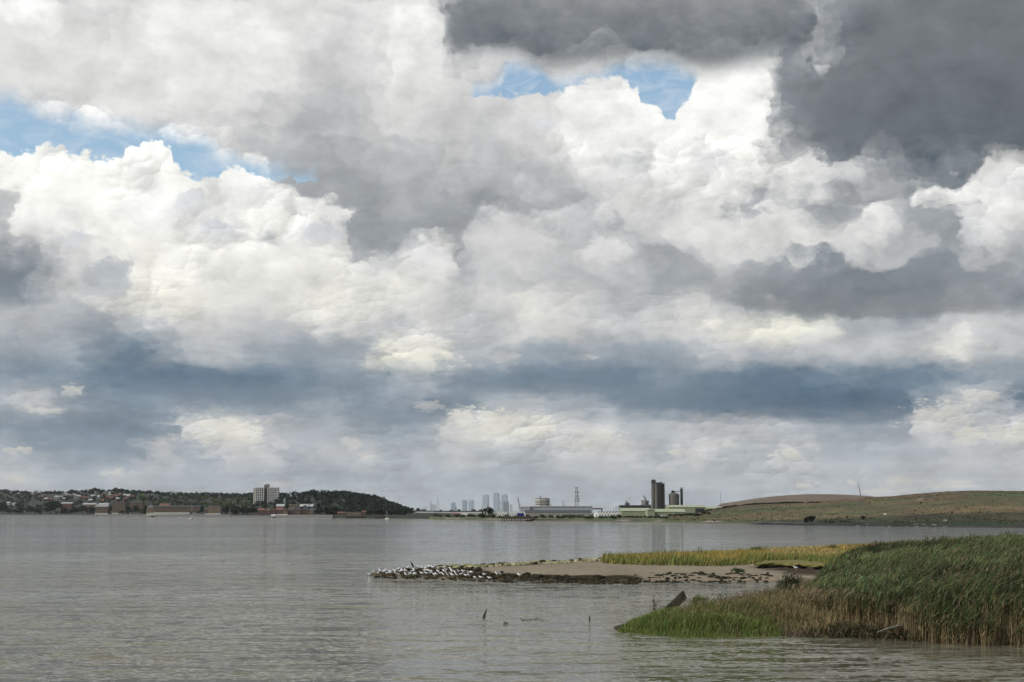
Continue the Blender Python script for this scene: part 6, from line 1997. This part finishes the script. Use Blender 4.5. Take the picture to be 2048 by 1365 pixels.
# single plants
def leafy_bush(label, x, y, h, w, seed, c, n=900, name="bush"):
    r2 = np.random.default_rng(seed)
    z = ground(x, y)
    L = [(r2.uniform(-.3, .3) * w, r2.uniform(-.3, .3) * w, h * r2.uniform(.25, .75), w * r2.uniform(.2, .34), h * r2.uniform(.16, .3)) for _ in range(9)]
    P_ = crown_points(r2, L, n); P_[:, 2] = np.abs(P_[:, 2])
    b0 = P_ + np.array((x, y, z))
    cc = cols(c, n, r2, .3)
    v, f, k = blades(b0, r2.uniform(.12, .3, n), .9, .05, cc, cc * .9, r2, .6, wind=(.2, 0))
    t = thing(name, label, "bush", (0, 0, 0))
    soup("foliage", v, f, M['blade'], k, t)
    sb = MB()
    for i in range(7):
        a = i * .9
        sb.tube([(x, y, z - .1), (x + math.cos(a) * w * .15, y + math.sin(a) * w * .15, z + h * .4), (x + math.cos(a) * w * .3, y + math.sin(a) * w * .3, z + h * .8)], [.035, .025, .01], n=4)
    sb.build("stem", M['bark'], t)
x, y = xy(1568, 128)
leafy_bush("dark green bush rising over the dry grass beside the inlet", x, y, 2.5, 2.6, 5, [(.03, .045, .018), (.045, .06, .025), (.02, .03, .014), (.06, .05, .03)], 1500)
x, y = xy(1600, 312)
leafy_bush("small dark bush in the pale straw grass on the back of the spit", x, y - 30, 1.5, 3.2, 6, [C_DKGREEN, (.05, .075, .02)], 700)
x, y = xy(1512, 262)
leafy_bush("green bush at the right end of the orange spit grass", x, y, 1.6, 3.0, 8, [C_GREEN, C_DKGREEN, (.06, .09, .025)], 900)
x, y = xy(1393, 110)
leafy_bush("light green leafy clump right of the leaning timber baulk", x, y, 1.45, 1.1, 7, [(.10, .14, .03), (.075, .11, .025)], 700)
for px, py, w, lab in ((1450, 1133.5, 2.6, "green tussock at the foot of the orange grass on the sand"), (1476, 1148, 1.7, "small dark tussock standing alone on the sand")):
    x, y, z = spit_point(px, py)
    leafy_bush(lab, x, y, .7, w, int(px), [C_GREEN, C_DKGREEN], 500, name="tussock")
def dock(label, px, Y, h, seed):
    x, y = xy(px, Y); z = ground(x, y); z = max(z, .3)
    r2 = np.random.default_rng(seed)
    t = thing("dock_plant", label, "plant", (x, y, z))
    b = MB(); s = MB()
    for st in range(3):
        lean = r2.uniform(-.06, .14)
        hh = h * (1 - .18 * st)
        b.tube([(st * .05, 0, -.2), (st * .05 + lean * .4, 0, hh * .5), (st * .05 + lean, 0, hh)], [.016, .013, .006], n=4)
        for i in range(26):
            tt = r2.uniform(.35, 1.0); q = Vector((st * .05 + lean * tt * tt, 0, hh * tt))
            d = Vector((r2.normal() * .07, r2.normal() * .07, r2.uniform(.01, .10)))
            s.tube([q, q + d], [.006, .022], n=4)
    b.build("stem", M['dock'], t); s.build("seed_head", M['dock'], t)
M['dock'] = mat("dry_dock_stalk", (.035, .028, .016), rgb2=(.07, .055, .03), scale=4)
dock("thin dark dock plant standing alone left of the leaning timber baulk", 1305, 108.5, 1.75, 2)
# thistle down by the reeds
x, y = xy(1716, 118)
t = thing("thistle", "pale fluffy thistle heads among the green reeds", "plant", (x, y, ground(x, y)))
r2 = np.random.default_rng(14)
b = MB(); s = MB()
for i in range(11):
    hx, hy, hz = r2.normal() * .38, r2.normal() * .3, 2.1 + r2.normal() * .28
    s.tube([(hx * .2, hy * .2, 0), (hx * .6, hy * .6, hz * .6), (hx, hy, hz)], [.014, .01, .006], n=4)
    b.lathe((hx, hy, hz), [(.01, -.03), (.03, 0), (.034, .03), (.01, .06)], n=7)
s.build("stem", M['dock'], t); b.build("flower_head", M['cream'], t)
# yellow green turf ledge over the dark undercut
LEDGE = [W2(*q) for q in [(1508, 1135, 1.0), (1560, 1133.5, 1.0), (1620, 1136, 1.0), (1660, 1139, 1.0), (1660, 1130, 1.0), (1600, 1126.5, 1.0), (1530, 1128, 1.0)]]
b = MB()
c = Vector((sum(p[0] for p in LEDGE) / len(LEDGE), sum(p[1] for p in LEDGE) / len(LEDGE), 0))
def rough(p, i, z, k):
    return (c.x + (p[0] - c.x) * k + .3 * math.sin(i * 5.1 + z * 7), c.y + (p[1] - c.y) * k + .4 * math.cos(i * 3.3 + z), z + .06 * math.sin(i * 2.7))
dense = []
for i in range(len(LEDGE)):
    p0, p1 = LEDGE[i], LEDGE[(i + 1) % len(LEDGE)]
    for j in range(6):
        dense.append((p0[0] + (p1[0] - p0[0]) * j / 6, p0[1] + (p1[1] - p0[1]) * j / 6))
t = thing("turf_ledge", "overhanging ledge of yellow green turf with a dark undercut behind the inlet", "turf", (0, 0, 0))
b.rings([[rough(p, i, .2, .90) for i, p in enumerate(dense)], [rough(p, i, 1.15, .92) for i, p in enumerate(dense)]])
b.build("mud_face", M['mud'] if 'mud' in M else M['wood_dk'], t)
b = MB().rings([[rough(p, i, 1.17, 1.02) for i, p in enumerate(dense)], [rough(p, i, 1.36, 1.0) for i, p in enumerate(dense)], [rough(p, i, 1.46, .9) for i, p in enumerate(dense)]])
b.build("turf", M['turf'] if 'turf' in M else M['scrub'], t)

# rough grass and scrub scattered over the far slope
def slope_scrub():
    r2 = np.random.default_rng(23)
    n = 5200
    u = r2.uniform(1330, 2300, n); t = r2.uniform(0, 1, n)
    C_ = []
    for ui, ti in zip(u, t):
        s_ = 16 + ti * (interp(FRONT_S, ui) + 20 - 16)
        C_.append(rz_(ui, s_))
    C_ = np.array(C_)
    big = fbm(C_[:, 0] / 25, C_[:, 1] / 50, 4, 45)
    k = big > -.35
    C_ = C_[k]; big = big[k]
    C_[:, 2] += .0
    pal = cols([(.07, .085, .032), (.12, .085, .04), (.08, .075, .032), (.14, .105, .05), (.05, .056, .025)], len(C_), r2, .3)
    V = []; T_ = []
    for j in range(3):
        v, f = leaf_quads(C_ + r2.normal(size=C_.shape) * (1.1, 1.1, .06), .42, r2)
        V.append(v); T_.append(np.repeat(pal * r2.uniform(.8, 1.2, size=(len(C_), 1)), 4, axis=0))
    V = np.concatenate(V)
    tag(soup("rough_grass", V, np.arange(len(V)).reshape(-1, 4), M['wood'], np.concatenate(T_)), "rough tussocky grass over the slope of the far mound", "grass", kind="stuff")
slope_scrub()

def mud_litter():
    r2 = np.random.default_rng(31)
    poly = [W2(*q) for q in [(1540, 1272, .3), (1700, 1276, .3), (1850, 1283, .3), (1850, 1258, .6), (1700, 1248, .6), (1540, 1258, .6)]]
    p = sample_poly(poly, 1700, r2)
    b = gz(p); b[:, 2] += .05
    n = len(p)
    c = cols([(.05, .036, .022), (.10, .075, .045), (.20, .155, .085), (.04, .042, .02), (.07, .085, .03)], n, r2, .3)
    parts = [blades(b + r2.normal(size=(n, 3)) * (.1, .1, .02), r2.uniform(.15, .55, n), 2.2, .05, c, c, r2, .9, wind=(0, 0)) for _ in range(3)]
    V, F, C = join(parts)
    tag(soup("tide_wrack", V, F, M['blade'], C), "broken reed litter and wrack on the dark mud by the water", "wrack", kind="stuff")
mud_litter()

def hedge(label, line, h, n, seed):
    r2 = np.random.default_rng(seed)
    pts = []
    for i in range(n):
        u = r2.uniform(line[0][0], line[-1][0])
        p = slope_at(u, interp(line, u) + 1.2)
        k = float(fbm(np.array([u / 14.0]), np.array([seed * 1.0]), 3, seed)[0])
        if k < -.35: continue
        for _ in range(7):
            pts.append((p.x + r2.normal() * .8, p.y + r2.normal() * .8, p.z + r2.uniform(0, h * (1 + .8 * k))))
    V, F = leaf_quads(np.array(pts), .62, r2)
    t = thing("hedge", label, "hedge", (0, 0, 0))
    soup("foliage", V, F, M['leaf_dk'], None, t)
    sb = MB()
    for i in range(0, len(pts), 60):
        x_, y_, z_ = pts[i]
        sb.tube([(x_, y_, z_ - 1.6), (x_ + .1, y_, z_)], [.1, .04], n=4)
    sb.build("stem", M['bark'], t)
hedge("dark ragged hedge running up the edge of the grassed slope from the green sheds", [(1372, 1029), (1393, 1026.5), (1413, 1022), (1432, 1018), (1452, 1015), (1473, 1011.5), (1508, 1009), (1569, 1006), (1640, 1005)], .8, 420, 3)
# ------------------------------------------------------------------ unseen low cloud left of the view, added to shade part of the river
def shade_cloud(label, cx, cy, rx, ry, alt, seed):
    """a lumpy cloud whose shade falls round (cx, cy)"""
    k = alt / math.tan(R(SUN_EL))
    ox, oy = math.sin(R(SUN_AZ)) * k, math.cos(R(SUN_AZ)) * k
    rg = np.random.default_rng(seed)
    bm = bmesh.new()
    bmesh.ops.create_icosphere(bm, subdivisions=6, radius=1.0)
    co = np.array([v.co[:] for v in bm.verts])
    d = np.ones(len(co))
    for _ in range(90):
        q = rg.normal(size=3); q /= np.linalg.norm(q)
        w = rg.uniform(.16, .45)
        dist = np.linalg.norm(co - q, axis=1)
        d = np.maximum(d, 1 + .28 * w / .3 * np.sqrt(np.clip(1 - (dist / w) ** 2, 0, 1)))
    co = co * d[:, None]
    co += .05 * np.stack([fbm(co[:, 1] * 6 + i, co[:, 2] * 6 + co[:, 0] * 3, 4, seed + i) for i in range(3)], 1)
    thick = .32 * min(rx, ry)
    co[:, 2] = np.where(co[:, 2] < 0, co[:, 2] * .25, co[:, 2])
    for v, p in zip(bm.verts, co):
        v.co = (p[0] * rx / 1.15, p[1] * ry / 1.15, p[2] * thick)
    me = bpy.data.meshes.new("cloud"); bm.to_mesh(me); bm.free()
    me.polygons.foreach_set("use_smooth", [True] * len(me.polygons))
    me.materials.append(M['cloud'])
    tag(obj("cloud", me, None, (cx + ox, cy + oy, alt)), label, "cloud", kind="structure")
M['cloud'] = mat("shade_cloud_white", (.86, .87, .88), var=.03, scale=.01, rough=1.0, spec=0.0)
M['cloud'].node_tree.nodes["Principled BSDF"].inputs['Alpha'].default_value = .5   # thin cloud lets part of the sun through
shade_cloud("broad low cloud out of view, added to shade the river", -180, 780, 520, 300, 900, 4)
# ------------------------------------------------------------------ air
def make_haze():
    m = bpy.data.materials.new("haze_air")
    m.use_nodes = True
    t = m.node_tree
    t.nodes.clear()
    v = t.nodes.new("ShaderNodeVolumePrincipled")
    v.inputs['Color'].default_value = (.95, .98, 1.0, 1)
    v.inputs['Density'].default_value = 1.9e-5
    v.inputs['Anisotropy'].default_value = 0.25
    out = t.nodes.new("ShaderNodeOutputMaterial")
    t.links.new(v.outputs[0], out.inputs['Volume'])
    b = MB().slab(-9600, 9600, -150, 22600, -3.0, 305.0)
    o = b.build("haze", m)
    tag(o, "thin pale haze over the river and the far land", "haze", kind="stuff")
make_haze()
